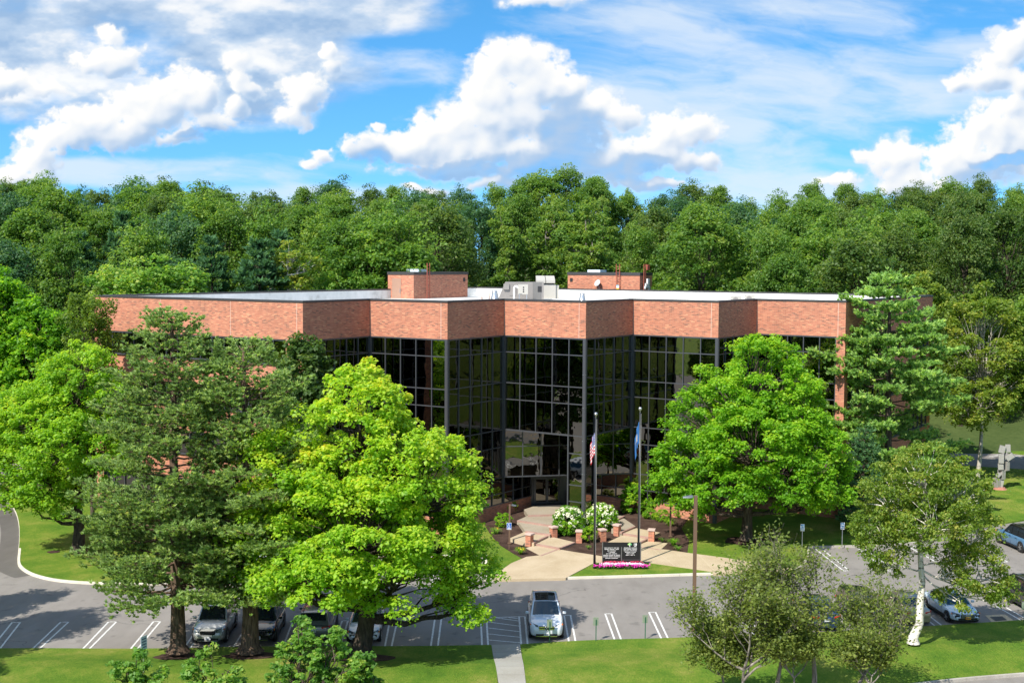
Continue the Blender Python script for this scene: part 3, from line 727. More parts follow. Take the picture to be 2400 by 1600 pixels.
def smooth_line(pts, k=4, closed=False):
    out = []; n = len(pts)
    for i in range(n - (0 if closed else 1)):
        p0, p1, p2, p3 = pts[(i - 1) % n if closed else max(i - 1, 0)], pts[i], pts[(i + 1) % n], pts[(i + 2) % n if closed else min(i + 2, n - 1)]
        for j in range(k):
            t = j / k; out.append(.5 * ((2 * p1) + (p2 - p0) * t + (2 * p0 - 5 * p1 + 4 * p2 - p3) * t * t + (3 * p1 - p0 - 3 * p2 + p3) * t ** 3))
    if not closed: out.append(pts[-1])
    return out
def kerb(line, w, h, mt, parent=None, side=1, seg=3.0):
    """kerb stones laid end to end along a line"""
    line = [Vector((p[0], p[1], 0)) for p in line]; acc = 0; start = 0; tot = [0]
    for i in range(1, len(line)): tot.append(tot[-1] + (line[i] - line[i - 1]).length)
    def pos(s):
        s = min(max(s, 0), tot[-1])
        for i in range(1, len(line)):
            if s <= tot[i] or i == len(line) - 1:
                return line[i - 1].lerp(line[i], (s - tot[i - 1]) / max(1e-6, tot[i] - tot[i - 1]))
    def nrm(s):
        t = (pos(s + .15) - pos(s - .15)).normalized(); return Vector((-t.y, t.x, 0)) * side
    n = max(1, int(tot[-1] / seg)); L = tot[-1] / n
    for k in range(n):
        a, b = k * L + .008, (k + 1) * L - .008; m = MB(); ss = [a + (b - a) * j / 4 for j in range(5)]; vs = []
        for s in ss:
            p, q = pos(s), nrm(s); p = p - q * .03; vs += [lift(p, -.05), lift(p, h), lift(p + q * w, h), lift(p + q * w, -.05)]
        fs = [(i * 4 + j, i * 4 + (j + 1) % 4, i * 4 + 4 + (j + 1) % 4, i * 4 + 4 + j) for i in range(4) for j in range(4)] + [(3, 2, 1, 0), (16, 17, 18, 19)]
        m.add(vs, fs); m.build('kerb_stone', mt, parent)
def h_front(x, y):
    e = 67.0 + .11 * max(0, x) + .012 * max(0, x) * max(0, x) * .12
    road = 53 + (9.5 * sstep(x, -4, 26))
    return .06 + .55 * sstep(e - y, 0, 5) * sstep(y - road, 0, 6) + .04 * math.sin(x * .4) * math.sin(y * .5)
EDGE = [(-260, 1528), (0, 1522), (300, 1520), (600, 1517), (900, 1515), (1150, 1512)]
EDGE2 = [(1219, 1511), (1391, 1501), (1594, 1495.5), (1780, 1488), (1976, 1478.5), (2132, 1471), (2312, 1461), (2400, 1454), (2600, 1436)]
e1 = smooth_line([at(*p) for p in EDGE]); e2 = smooth_line([at(*p) for p in EDGE2])
RB = [(40, 66.2), (26, 63.4), (19.5, 61.5), (12, 58.4), (4.9, 55.4)]
rb = smooth_line([Vector((*p, 0)) for p in RB]); rbl = smooth_line([Vector((*p, 0)) for p in [(3.4, 54.8), (-8, 51.8), (-24, 50.3), (-45, 50)]])
wl, wr = at(1152, 1513), at(1219, 1512)
pl = Vector((2.0, 54.2, 0)); pr2_ = Vector((3.55, 54.9, 0))
lawnL = [(p.x, p.y) for p in e1] + [(wl.x, wl.y), (at(1164, 1600).x, at(1164, 1600).y), (-.35, 53.8)] + [(p.x, p.y) for p in rbl[2:]]
struct(patch('front_lawn', lawnL, h_front, 1.3, GRASS))
lawnR = [(p.x, p.y) for p in e2] + [(p.x, p.y) for p in rb] + [(.82, 54.2), (at(1229, 1600).x, at(1229, 1600).y), (wr.x, wr.y)]
struct(patch('front_lawn', lawnR, h_front, 1.3, GRASS))
kerb(rb, .16, .16, KERBG, bpy.data.objects['front_lawn.001'], -1, 2.4)
# front path in slabs
a0, a1, b0, b1 = wl, at(1164, 1600), wr, at(1229, 1600)
path = struct(bpy.data.objects.new('front_path', None)); COL.objects.link(path)
for k in range(10):
    t0, t1 = k * .22 + .004, (k + 1) * .22 - .004
    q = [a0.lerp(a1, t0), a0.lerp(a1, t1), b0.lerp(b1, t1), b0.lerp(b1, t0)]
    m = MB(); m.add([lift(p, h_front(p.x, p.y) + .03) for p in q] + [lift(p, -.05) for p in q], [(0, 1, 2, 3), (0, 4, 5, 1), (1, 5, 6, 2), (2, 6, 7, 3), (3, 7, 4, 0)]); m.build('paving_slab', WALKGREY, path)

# the planted ground around the building
KL = [(14, 1137), (4, 1149), (10, 1166), (26.5, 1184), (38.8, 1206), (45, 1233), (46, 1264), (44, 1294), (42, 1319), (48, 1332), (67, 1345), (98, 1355.5), (143, 1363.7), (220, 1369), (330, 1371.5), (470, 1372), (546, 1371)]
kl = smooth_line([at(*p) for p in KL], 5)
bayA, bayB, bayC, bayD = at(548, 1372), at(566, 1311), at(1137, 1304), at(1137, 1361)
KR = [(1137, 1361), (1326, 1357), (1521, 1351.5), (1666, 1347), (1790, 1343), (1850, 1339), (1880, 1330), (1893, 1310), (1899, 1284.5)]
KR2 = [(1899, 1284), (2040, 1281), (2130, 1276), (2220, 1262), (2300, 1241), (2420, 1222)]
kr = smooth_line([at(*p) for p in KR], 4); kr2 = smooth_line([at(*p) for p in KR2], 4)
BACKR = [at(2520, 1200), at(2620, 1120), at(2420, 1107), at(2300, 1099), at(2200, 1092), at(2120, 1080)]
def h_isl(x, y):
    return .13 + .30 * sstep(y, 92.3, 103) * sstep(x, -30, -12) * (1 - .5 * sstep(x, 20, 34)) + .30 * sstep(y, 88, 104) * sstep(-x, 14, 28)
isl = [(p.x, p.y) for p in kl] + [(p.x, p.y) for p in (bayA, bayB, bayC)] + [(p.x, p.y) for p in kr] + [(p.x, p.y) for p in kr2] + [(p.x, p.y) for p in BACKR] + [(44, 170), (-30, 170), (-52, 140), (at(200, 1118).x, at(200, 1118).y), (at(60, 1123).x, at(60, 1123).y), (at(28, 1129).x, at(28, 1129).y)]
ISL = struct(patch('building_lawn', isl, h_isl, 2.2, GRASS))
kerb(kl, .17, .15, KERBW, ISL, 1, 2.6)
kerb([bayA, bayB], .17, .15, KERBW, ISL, 1); kerb([bayB, bayC], .17, .15, KERBW, ISL, 1); kerb([bayC, bayD], .17, .15, KERBW, ISL, 1)
kerb(kr, .17, .15, KERBW, ISL, 1, 2.6); kerb(kr2, .17, .15, KERBG, ISL, 1, 2.6)
kerb([at(28, 1129), at(60, 1123), at(200, 1118)][::-1], .17, .15, KERBW, ISL, 1, 2.6)
far_l = [at(-700, 1096), at(-300, 1094.5), at(0, 1091.5), at(60, 1089.5), at(220, 1085)]
struct(patch('far_left_lawn', [(p.x, p.y) for p in far_l] + [(-34, 176), (-110, 176), (-110, far_l[0].y)], lambda x, y: .12, 6, GRASS)); kerb(far_l, .17, .16, KERBW, bpy.data.objects['far_left_lawn'], 1, 4)
far_r = [at(2260, 1050), at(2297, 1054.5), at(2400, 1066), at(2560, 1082), at(2800, 1100)]
struct(patch('far_right_lawn', [(p.x, p.y) for p in far_r] + [(120, far_r[-1].y), (120, 176), (60, 176)], lambda x, y: .10 + .8 * sstep(y, 142, 170), 6, GRASS))
# reflected lawn and road in front of the frame
struct(patch('near_lawn', [(-110, 36.2), (-60, 38), (-20, 40), (10, 43.5), (34, 51), (60, 56), (120, 60), (120, 36.2)], lambda x, y: .12, 6, GRASS))
struct(MB().prism([(-260, -200), (260, -200), (260, 35.9), (-260, 35.9)], -.1, .1).build('lawn', GRASS))
for k, off in enumerate((0, .28)):
    ln = smooth_line([Vector((x, y + off, .004)) for x, y in ((-60, 44.2), (-20, 45.6), (5, 48.6), (22, 54.6), (34, 58.5))], 6); m = MB()
    for i in range(len(ln) - 1):
        t = (ln[i + 1] - ln[i]).normalized(); n = Vector((-t.y, t.x, 0)) * .06; m.quad(ln[i] - n, ln[i + 1] - n, ln[i + 1] + n, ln[i] + n)
    m.build('road_line', YELLOW, PARK)
# newer strip of asphalt along the left kerb
m = MB(); strip = kl[8:52]; wv = []
for i, p in enumerate(strip):
    t = (strip[min(i + 1, len(strip) - 1)] - strip[max(i - 1, 0)]).normalized(); n = Vector((t.y, -t.x, 0))
    wv.append((p - n * .02, p + n * (1.2 + .12 * math.sin(i * .23) + .25 * math.sin(i * .08))))
for i in range(len(wv) - 1): m.quad(*[lift(q, .004) for q in (wv[i][0], wv[i][1], wv[i + 1][1], wv[i + 1][0])])
m.build('asphalt_patch', ASPHALT_NEW, PARK)

# ------------------------------------------------------------------ parking bay markings
def line_sheet(a, b, w=.10, z=.004):
    t = (b - a).normalized(); n = Vector((-t.y, t.x, 0)) * w / 2; m = MB(); m.quad(*[lift(p, z) for p in (a - n, b - n, b + n, a + n)]); return m
def hairpin(f1, f2, n1, n2, cap=True):
    f1, f2, n1, n2 = at(*f1), at(*f2), at(*n1), at(*n2); m = line_sheet(f1, n1)
    for p, q in ((f2, n2),): k = line_sheet(p, q); m.add(k.v, k.f)
    if cap:
        t = (f2 - f1).normalized(); k = line_sheet(f1 + t * .055, f2 - t * .055, .10); m.add(k.v, k.f)
    m.build('bay_marking', PAINT, PARK)
HP = [((-72, 1459), (-53, 1459), (-128, 1524), (-110, 1524)), ((28.5, 1457.5), (47.5, 1457.5), (-23, 1521.5), (-2, 1521.5)), ((142.5, 1456.7), (160.5, 1456.7), (74.6, 1521), (90.5, 1521)), ((254.5, 1456.2), (272.5, 1456.2), (193.2, 1520.5), (208.5, 1520.5)),
      ((360, 1455.5), (375.8, 1455.5), (306, 1519.6), (322, 1519.6)), ((475, 1455), (492, 1455), (431, 1518), (445, 1518)), ((585, 1454.6), (601, 1454.6), (546, 1517.5), (560, 1517.5)), ((686.6, 1454), (702, 1454), (662.5, 1517), (678.5, 1517)),
      ((802, 1453.6), (815.5, 1453.6), (781, 1516), (797, 1516)), ((914, 1452), (931.5, 1451.6), (902, 1514.5), (917.5, 1514.5)), ((1019.3, 1449.8), (1034.3, 1449.8), (1009.8, 1513), (1026.3, 1513)),
      ((1322, 1441), (1337, 1440.5), (1333.5, 1503.5), (1349, 1503)), ((1418.4, 1437.3), (1433, 1437), (1441, 1499.5), (1456, 1499)), ((1521, 1433.8), (1536.3, 1433.4), (1549.8, 1495), (1565.3, 1494.5)),
      ((1621, 1430.4), (1636, 1430), (1658, 1491), (1673, 1490.5)), ((1722, 1427), (1737, 1426.5), (1767, 1486.5), (1783, 1486)), ((1822, 1424), (1837, 1423.5), (1876, 1482), (1891, 1481.5)), ((1924, 1421), (1939, 1420), (1984, 1477.5), (1999, 1477)),
      ((2025, 1418), (2040, 1417), (2092, 1472), (2107, 1471.5)), ((2127, 1416), (2142, 1415.5), (2193, 1467), (2209, 1466)), ((2326, 1414.5), (2342, 1413.5), (2396, 1454.5), (2412, 1453.5))]
for h in HP: hairpin(*h)
for h in (((1990, 1336), (1978, 1337.5), (1926, 1285.5), (1911, 1285.5)), ((2096, 1336), (2083, 1337.5), (2025, 1283.8), (2010, 1284)), ((2230, 1327), (2217, 1329), (2140, 1278), (2127, 1279)), ((2362, 1316), (2350, 1317), (2285, 1280), (2275, 1282.5))): hairpin(*h)
for h in (((2352, 1062), (2358, 1063), (2318, 1070), (2324, 1071)), ((2390, 1066), (2396, 1067), (2360, 1075), (2366, 1076))): hairpin(*h, cap=False)
for x in (640, 735, 830, 925, 1020): hairpin((x, 1311), (x + 13, 1311), (x - 8, 1369), (x + 5, 1369), False)
# hatched aisle
Q = lambda x, y: (1100 + x / 2.613, 1000 + y / 2.613)
L_ = [((70, 1170), (78, 1338)), ((105, 1169), (115, 1338)), ((305, 1161), (318, 1334)), ((340, 1160), (357, 1332)), ((66, 1168), (344, 1160))]
for k in range(4): L_.append(((107 + k * 2, 1192 + k * 37), (308 + k * 2.4, 1219 + k * 34)))
L_ += [((165, 1168), (306, 1188)), ((240, 1166), (305, 1174))]
m = MB()
for a, b in L_:
    k = line_sheet(at(*Q(*a)), at(*Q(*b)), .10, .004); m.add(k.v, k.f)
for i, v in enumerate(m.v): m.v[i] = (v[0], v[1], v[2] + (.0008 * (i // 4)))
m.build('hatched_aisle_marking', PAINT, PARK)
# storm drain
DR = lambda x, y: at(2150 + x / 9.224, 1350 + y / 9.224)
ap = [DR(1470, 842), DR(1895, 825), DR(2115, 972), DR(1615, 997)]
dr = thing('storm_drain', 'square iron drain grate in a pale concrete apron by the kerb', 'drain', ap[0])
m = MB(ap[0]); m.prism([tuple(p) for p in ap], .0, .012, False); m.build('apron', TAN, dr)
gr = [DR(1560, 877), DR(1832, 866), DR(1945, 947), DR(1690, 967)]
m = MB(ap[0]); m.prism([tuple(p) for p in gr], .008, .018, False); m.build('frame', BLACK, dr)
for k in range(9):
    f = (k + .5) / 9; a = gr[0].lerp(gr[1], f).lerp(gr[3].lerp(gr[2], f), .06); b = gr[0].lerp(gr[1], f).lerp(gr[3].lerp(gr[2], f), .94)
    ls = line_sheet(a, b, .05, .028); MBx = MB(ap[0]); MBx.add(ls.v, ls.f); MBx.build('grate_bar', mat('worn_iron', (.10, .10, .105), .5, .6), dr)

# ------------------------------------------------------------------ walks, landings, beds
def slab(name, poly, z0, z1, mt, parent):
    return MB().prism([(p[0], p[1]) for p in poly], z0, z1, False).build(name, mt, parent)
walk = struct(bpy.data.objects.new('entrance_walk', None)); COL.objects.link(walk)
C7 = lambda x, y: (1100 + x / 2.613, 1000 + y / 2.613)
def pxz(lst, z): return [at(*p, z) for p in lst]
W1 = [C7(153, 934), C7(156, 905), C7(255, 835), C7(350, 795), C7(440, 785), C7(540, 748), C7(640, 765), C7(815, 792), C7(1000, 772), C7(1060, 737), C7(1210, 752), C7(1345, 772), C7(1560, 800), C7(1760, 832), C7(1990, 868), C7(1960, 896), C7(1870, 892), C7(1500, 897), C7(1480, 884), C7(1070, 826), C7(900, 833), C7(755, 838), C7(590, 925)]
top = pxz(W1, .155)
m = MB(); vs2, es2, fs2, *_ = delaunay_2d_cdt([p.xy for p in top], [(i, (i + 1) % len(top)) for i in range(len(top))], [list(range(len(top)))], 1, 1e-5)
m.add([(v.x, v.y, .17) for v in vs2], [f if (vs2[f[1]] - vs2[f[0]]).cross(vs2[f[2]] - vs2[f[0]]) > 0 else f[::-1] for f in fs2]); m.build('lower_walk', TAN, walk)
m = MB(); nt_ = len(top); m.add([(p.x, p.y, .17) for p in top] + [(p.x, p.y, -.05) for p in top], [(i, nt_ + i, nt_ + (i + 1) % nt_, (i + 1) % nt_) for i in range(nt_)]); m.build('walk_edge', TAN, walk)
# scored joints in the lower walk
for a, b in ((C7(300, 905), C7(560, 800)), (C7(180, 905), C7(500, 925)), (C7(620, 770), C7(750, 838)), (C7(1120, 745), C7(1260, 850)), (C7(1400, 778), C7(1500, 880))):
    ls = line_sheet(at(*a, .17), at(*b, .17), .03, .174); MB().add(ls.v, ls.f).build('walk_joint', mat('joint_fill', (.52, .44, .31), .9), walk)  # joint lines in a flat tan tone of their own
A2 = lambda x, y: (1150 + x / 7.84, 1150 + y / 7.84)
B2 = lambda x, y: (1420 + x / 7.84, 1150 + y / 7.84)
def landing(poly, z, edges):
    P = pxz(poly, z); n = len(P)
    slab('landing', P, -.1, z, TANW if z > .5 else TAN, walk)
    for i in edges:
        a, b = P[i], P[(i + 1) % n]; t = (b - a).normalized(); nn = Vector((-t.y, t.x, 0)); c = sum(P, Vector()) / n
        if nn.dot(c - a) < 0: nn = -nn
        q = [a - nn * .012, b - nn * .012, b + nn * .16, a + nn * .16]; MB().prism([(p.x, p.y) for p in q], z - .125, z + .008, True).build('step_edge', PINK, walk)
landing([A2(612, 338), A2(690, 448), A2(1290, 428), A2(1385, 350), A2(1385, 288), A2(778, 284)], .80, [1])
landing([A2(485, 540), A2(690, 450), A2(1290, 430), A2(1240, 655)], .68, [3])
landing([A2(512, 580), A2(700, 540), A2(1250, 640), A2(1210, 700), A2(1090, 800), A2(635, 738)], .56, [4])
landing([A2(352, 865), A2(635, 745), A2(1095, 805), A2(795, 950), A2(640, 942)], .44, [2])
landing([A2(790, 965), A2(1100, 835), A2(1558, 943), A2(1272, 1052)], .30, [0 + 3, 2])
landing([A2(645, 1045), A2(800, 1003), A2(1275, 1063), A2(930, 1192)], .175, [3 - 1])
landing([B2(640, 972), B2(790, 915), B2(1135, 958), B2(1000, 1082), B2(640, 1030)], .175, [3])
landing([B2(120, 440), B2(355, 458), B2(150, 548), B2(60, 520)], .68, [1])
landing([B2(100, 590), B2(330, 500), B2(548, 650), B2(292, 758), B2(100, 700)], .56, [2])
landing([B2(285, 775), B2(560, 680), B2(1000, 762), B2(780, 850)], .44, [3])
landing([B2(40, 937), B2(300, 812), B2(790, 868), B2(640, 945)], .30, [2])
# mat at the doors
c = d0 + T4 * 1.05 + AX * .9
MB().box((c.x, c.y, .81), (2.2, 1.1, .02), math.atan2(T4.y, T4.x)).build('door_mat', mat('dark_door_mat', (.05, .05, .048), .9), walk)
# beds of bark
def bed(poly, label_step=1.0):
    P = [at(*p, .2) for p in poly]; return patch('mulch_bed', [(p.x, p.y) for p in P], lambda x, y: h_isl(x, y) + .02, .8, MULCH)
for poly in ([C7(60, 560), C7(130, 660), C7(190, 720), C7(270, 770), C7(345, 812), C7(450, 790), C7(700, 785), C7(1000, 790), C7(1200, 765), C7(1335, 768), C7(1345, 690), C7(1300, 630), C7(1330, 590), C7(1400, 520), C7(1300, 470), C7(1000, 440), C7(880, 440), C7(560, 450), C7(300, 440), C7(90, 470)],):
    struct(bed(poly))

# ------------------------------------------------------------------ trees
def leaf_mat(name, stops, trans=.50, rough=.5, tcol=1.7, spec=.35):
    def fn(T, b):
        at_ = T.new('ShaderNodeAttribute', attribute_name='tint'); oi = T.new('ShaderNodeObjectInfo')
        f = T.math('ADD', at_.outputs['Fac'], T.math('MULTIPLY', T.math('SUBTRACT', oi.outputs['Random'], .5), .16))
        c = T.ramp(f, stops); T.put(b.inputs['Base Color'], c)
        tr = T.new('ShaderNodeBsdfTranslucent'); T.put(tr.inputs[0], T.mix(1.0, c, (1.25 * tcol, 1.15 * tcol, .55 * tcol), 'MULTIPLY'))
        mx = T.new('ShaderNodeMixShader'); mx.inputs[0].default_value = trans
        out = T.n['Material Output']; T.l.new(b.outputs[0], mx.inputs[1]); T.l.new(tr.outputs[0], mx.inputs[2]); T.l.new(mx.outputs[0], out.inputs[0])
    return mat(name, rough=rough, spec=spec, fn=fn)
def bark_mat(name, c1, c2, sc=1.0, white=False):
    def fn(T, b):
        p = T.new('ShaderNodeTexCoord').outputs['Object']
        if white:
            f = T.noise(T.vmath('MULTIPLY', p, (2.5, 2.5, 7)), 1.2, 5, .65); c = T.ramp(f, [(.32, c1), (.42, (.30, .28, .25)), (.47, c2), (.8, c2)])
        else:
            f = T.noise(T.vmath('MULTIPLY', p, (9 * sc, 9 * sc, 1.8 * sc)), 1.0, 6, .65); c = T.ramp(f, [(.36, c1), (.64, c2)]); bump(T, b, f, .05)
        T.put(b.inputs['Base Color'], c)
    return mat(name, rough=.9, spec=.15, fn=fn)
BARK = bark_mat('grey_brown_bark', (.035, .026, .020), (.120, .095, .075))
BARKP = bark_mat('pine_bark', (.045, .030, .022), (.17, .115, .080))
BARKD = bark_mat('dark_bark', (.025, .020, .016), (.075, .060, .046))
BARKW = bark_mat('white_birch_bark', (.05, .045, .04), (.66, .62, .56), white=True)
BARKG = bark_mat('pale_grey_twigs', (.10, .088, .072), (.33, .30, .255))

def rand_dirs(rng, n):
    v = rng.normal(size=(n, 3)); return v / np.linalg.norm(v, axis=1, keepdims=True)
def nrmz(v): return v / np.maximum(1e-6, np.linalg.norm(v, axis=1, keepdims=True))
def leaf_faces(rng, P, N, L, W, tint, droop=0.0, fold=.12):
    n = len(P); ax = nrmz(np.cross(N, rng.normal(size=(n, 3))))
    if droop: ax[:, 2] -= droop; ax = nrmz(ax); N = nrmz(N - ax * np.sum(N * ax, 1, keepdims=True))
    sd = np.cross(N, ax); L = L[:, None]; W = W[:, None]
    V_ = np.stack([P - ax * L * .5, P + sd * W * .5 + N * L * fold - ax * L * .08, P + ax * L * .5, P - sd * W * .5 + N * L * fold - ax * L * .08], 1).reshape(-1, 3)
    F = np.arange(n * 4).reshape(n, 4); F = np.concatenate([F[:, [0, 1, 2]], F[:, [0, 2, 3]]], 1).reshape(-1, 3)
    return V_, F, np.repeat(tint, 2)
def clumps_on_lobes(rng, lobes, n, rmin=.70, sep=.0, low=-.55):
    """points near the surface of a union of ellipsoids"""
    w = np.array([(l[3] * l[4] + l[3] * l[5] + l[4] * l[5]) for l in lobes]); w = w / w.sum(); C, O, out = [], [], []
    tries = 0
    while len(C) < n and tries < n * 30:
        tries += 1; k = rng.choice(len(lobes), p=w); l = lobes[k]; d = rand_dirs(rng, 1)[0]
        if d[2] < low and rng.rand() < .8: continue
        r = rmin + (1 - rmin) * rng.rand() ** .6
        p = np.array([l[0] + d[0] * l[3] * r, l[1] + d[1] * l[4] * r, l[2] + d[2] * l[5] * r]); bad = False
        for j, m in enumerate(lobes):
            if j != k and ((p[0] - m[0]) / m[3]) ** 2 + ((p[1] - m[1]) / m[4]) ** 2 + ((p[2] - m[2]) / m[5]) ** 2 < .45: bad = True; break
        if bad: continue
        if sep and C and np.min(np.sum((np.array(C) - p) ** 2, 1)) < sep * sep: continue
        C.append(p); O.append(k); out.append(d)
    return np.array(C), np.array(O), np.array(out)
def crown_leaves(rng, C, D, cr, sub, per, leaf, asp=.72, droop=.25, flat=.72, topz=None, tint0=.5, tvar=.13, toptint=0.0, cvar=.10):
    n = len(C); R_ = cr * rng.uniform(.7, 1.25, n)
    off = rand_dirs(rng, n * sub).reshape(n, sub, 3) * R_[:, None, None] * .62; off[..., 2] *= flat; off += D[:, None, :] * R_[:, None, None] * .15
    SC_ = (C[:, None, :] + off).reshape(-1, 3); SR = np.repeat(R_, sub) * rng.uniform(.36, .60, n * sub)
    ct = np.repeat(rng.normal(0, cvar, n), sub) + rng.normal(0, cvar * .6, n * sub)
    m = len(SC_); d = rand_dirs(rng, m * per).reshape(m, per, 3); fl = (d[..., 2] < -.15) & (rng.rand(m, per) < .72); d[..., 2] = np.where(fl, -d[..., 2], d[..., 2])
    rr = SR[:, None, None] * (.55 + .6 * rng.rand(m, per, 1) ** .7); P = SC_[:, None, :] + d * rr * np.array([1, 1, .82])
    P = P.reshape(-1, 3); d = d.reshape(-1, 3)
    N = nrmz(d * .55 + np.array([0, 0, .75]) + rng.normal(0, .42, d.shape))
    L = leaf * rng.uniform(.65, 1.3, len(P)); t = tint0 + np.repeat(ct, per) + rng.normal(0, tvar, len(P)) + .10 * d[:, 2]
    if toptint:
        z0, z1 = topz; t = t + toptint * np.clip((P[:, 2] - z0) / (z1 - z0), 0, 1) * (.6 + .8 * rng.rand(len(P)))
    return leaf_faces(rng, P, N, L, L * asp, np.clip(t, 0, 1), droop)
def curve(a, b, sag, k=5, rng=None, wob=.0):
    a, b = np.array(a, float), np.array(b, float); out = []
    for i in range(k):
        t = i / (k - 1); p = a * (1 - t) + b * t; p[2] += sag * 4 * t * (1 - t) * 1.0
        if rng is not None and 0 < i < k - 1: p = p + rng.normal(0, wob, 3)
        out.append(p)
    return out
def fast_tubes(tubes):
    """many tapering tubes (points, r0, r1, sides) joined in arrays"""
    Vs, Fs, b = [], [], 0
    for pts, r0, r1, n in tubes:
        P = np.array(pts, float); k = len(P); T_ = np.gradient(P, axis=0); T_ = nrmz(T_)
        ref = np.where(np.abs(T_[:, 2:3]) < .9, np.array([[0, 0, 1.]]), np.array([[1., 0, 0]])); A = nrmz(np.cross(T_, ref)); B = np.cross(A, T_)
        rad = np.linspace(r0, r1, k) if not hasattr(r0, '__len__') else np.array(r0)
        th = 2 * np.pi * np.arange(n) / n
        ring = P[:, None, :] + rad[:, None, None] * (A[:, None, :] * np.cos(th)[None, :, None] + B[:, None, :] * np.sin(th)[None, :, None])
        Vs.append(ring.reshape(-1, 3)); i, j = np.meshgrid(np.arange(k - 1), np.arange(n), indexing='ij')
        Fs.append((np.stack([i * n + j, i * n + (j + 1) % n, (i + 1) * n + (j + 1) % n, (i + 1) * n + j], -1).reshape(-1, 4)) + b); b += k * n
    return np.concatenate(Vs), np.concatenate(Fs)
def trunk_tubes(rng, h, r, top, wob=.12, flare=1.5, lean=(0, 0)):
    k = 9; pts, rad = [], []; ox = oy = 0
    for i in range(k):
        t = i / (k - 1); ox += rng.normal(0, wob) * (t > .1); oy += rng.normal(0, wob) * (t > .1)
        pts.append((ox + lean[0] * t, oy + lean[1] * t, h * top * t)); rad.append(r * ((flare if i == 0 else 1.0) - 0) * (1 - .80 * t) if i else r * flare)
    pts.insert(1, (pts[0][0], pts[0][1], .35)); rad.insert(1, r * 1.08)
    return np.array(pts), np.array(rad)
def on_trunk(pts, z):
    zz = pts[:, 2]; i = int(np.clip(np.searchsorted(zz, z), 1, len(zz) - 1)); t = np.clip((z - zz[i - 1]) / max(1e-6, zz[i] - zz[i - 1]), 0, 1)
    return pts[i - 1] * (1 - t) + pts[i] * t
def finish_tree(root, tubes, crown, bark, leafm, extra=None):
    Vt_, Ft_ = fast_tubes(tubes); link('trunk', np_mesh('trunk', Vt_, Ft_, bark, smooth=True), None, root)
    link('crown', np_mesh('crown', crown[0], crown[1], leafm, crown[2]), None, root)
    return root
def broadleaf(name, label, loc, h, lobes, tr, leafm, bark, seed, n=140, cr=1.0, sub=6, per=60, leaf=.24, group=None, cat='tree', low=-.5, droop=.25, toptint=0, tint0=.5, top=.8, rmin=.7, sep=.5, wob=.12, lean=(0, 0), tvar=.13, cvar=.10, flat=.72, limb=.42, sides=7, zmin=.12):
    LF = limb; rng = np.random.RandomState(seed); root = thing(name, label, cat, loc, 0, group)
    C, O, D = clumps_on_lobes(rng, lobes, n, rmin, sep, low)
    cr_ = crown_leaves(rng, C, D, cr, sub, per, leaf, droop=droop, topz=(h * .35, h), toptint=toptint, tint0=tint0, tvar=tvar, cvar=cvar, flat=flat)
    pts, rad = trunk_tubes(rng, h, tr, top, wob, lean=lean); tubes = [(pts, rad, None, 10)]
    for k, l in enumerate(lobes):
        zc = max(l[2] - .35 * l[5] - .35 * math.hypot(l[0], l[1]), h * zmin); a = on_trunk(pts, min(zc, h * top * .92)); b = np.array(l[:3]) - np.array([0, 0, .25 * l[5]])
        limb = curve(a, b, -.25, 6, rng, .12); tubes.append((limb, tr * LF, tr * .12, sides))
        for c in C[O == k]:
            s = limb[rng.randint(2, 6)]; tubes.append((curve(s, c, .12, 4, rng, .10), tr * .10 + .012, .012, 4))
    return finish_tree(root, tubes, cr_, bark, leafm)
def rlobes(rng, h, base, R_, n=7, top=.55, sq=.8):
    zc = (h + base) / 2; L_ = [(0, 0, zc + .08 * h, R_ * .62, R_ * .62, (h - base) * .46)]
    for k in range(n):
        a = 2 * math.pi * (k + rng.rand() * .7) / n; t = rng.rand(); z = base + (h - base) * (.18 + .58 * t); rr = R_ * (.58 - .22 * t) * rng.uniform(.85, 1.1); s = R_ * rng.uniform(.36, .54) * (1 - .22 * t)
        L_.append((math.cos(a) * rr, math.sin(a) * rr, z, s, s, s * sq))
    for k in range(2):
        a = rng.rand() * 6.28; L_.append((math.cos(a) * R_ * .22, math.sin(a) * R_ * .22, h - R_ * .36, R_ * .36, R_ * .36, R_ * .36))
    return L_
# needle trees
def tufts(rng, P, D, n_needle, L, W, tint0=.5, tv=.12, spread=.9, up=.35):
    m = len(P); d = nrmz(D[:, None, :] * (1.15 - spread * .3) + rand_dirs(rng, m * n_needle).reshape(m, n_needle, 3) * spread + np.array([0, 0, up]))
    L_ = (L * rng.uniform(.7, 1.2, (m, n_needle)))[..., None]; base = P[:, None, :] + d * L_ * .05; tip = P[:, None, :] + d * L_
    sd = nrmz(np.cross(d.reshape(-1, 3), rng.normal(size=(m * n_needle, 3)))).reshape(m, n_needle, 3) * W * .5
    V_ = np.stack([base - sd, base + sd, tip], 2).reshape(-1, 3); F = np.arange(m * n_needle * 3).reshape(-1, 3)
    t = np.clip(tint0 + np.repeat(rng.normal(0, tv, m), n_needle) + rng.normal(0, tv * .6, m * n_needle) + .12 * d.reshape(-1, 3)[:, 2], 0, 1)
    return V_, F, t
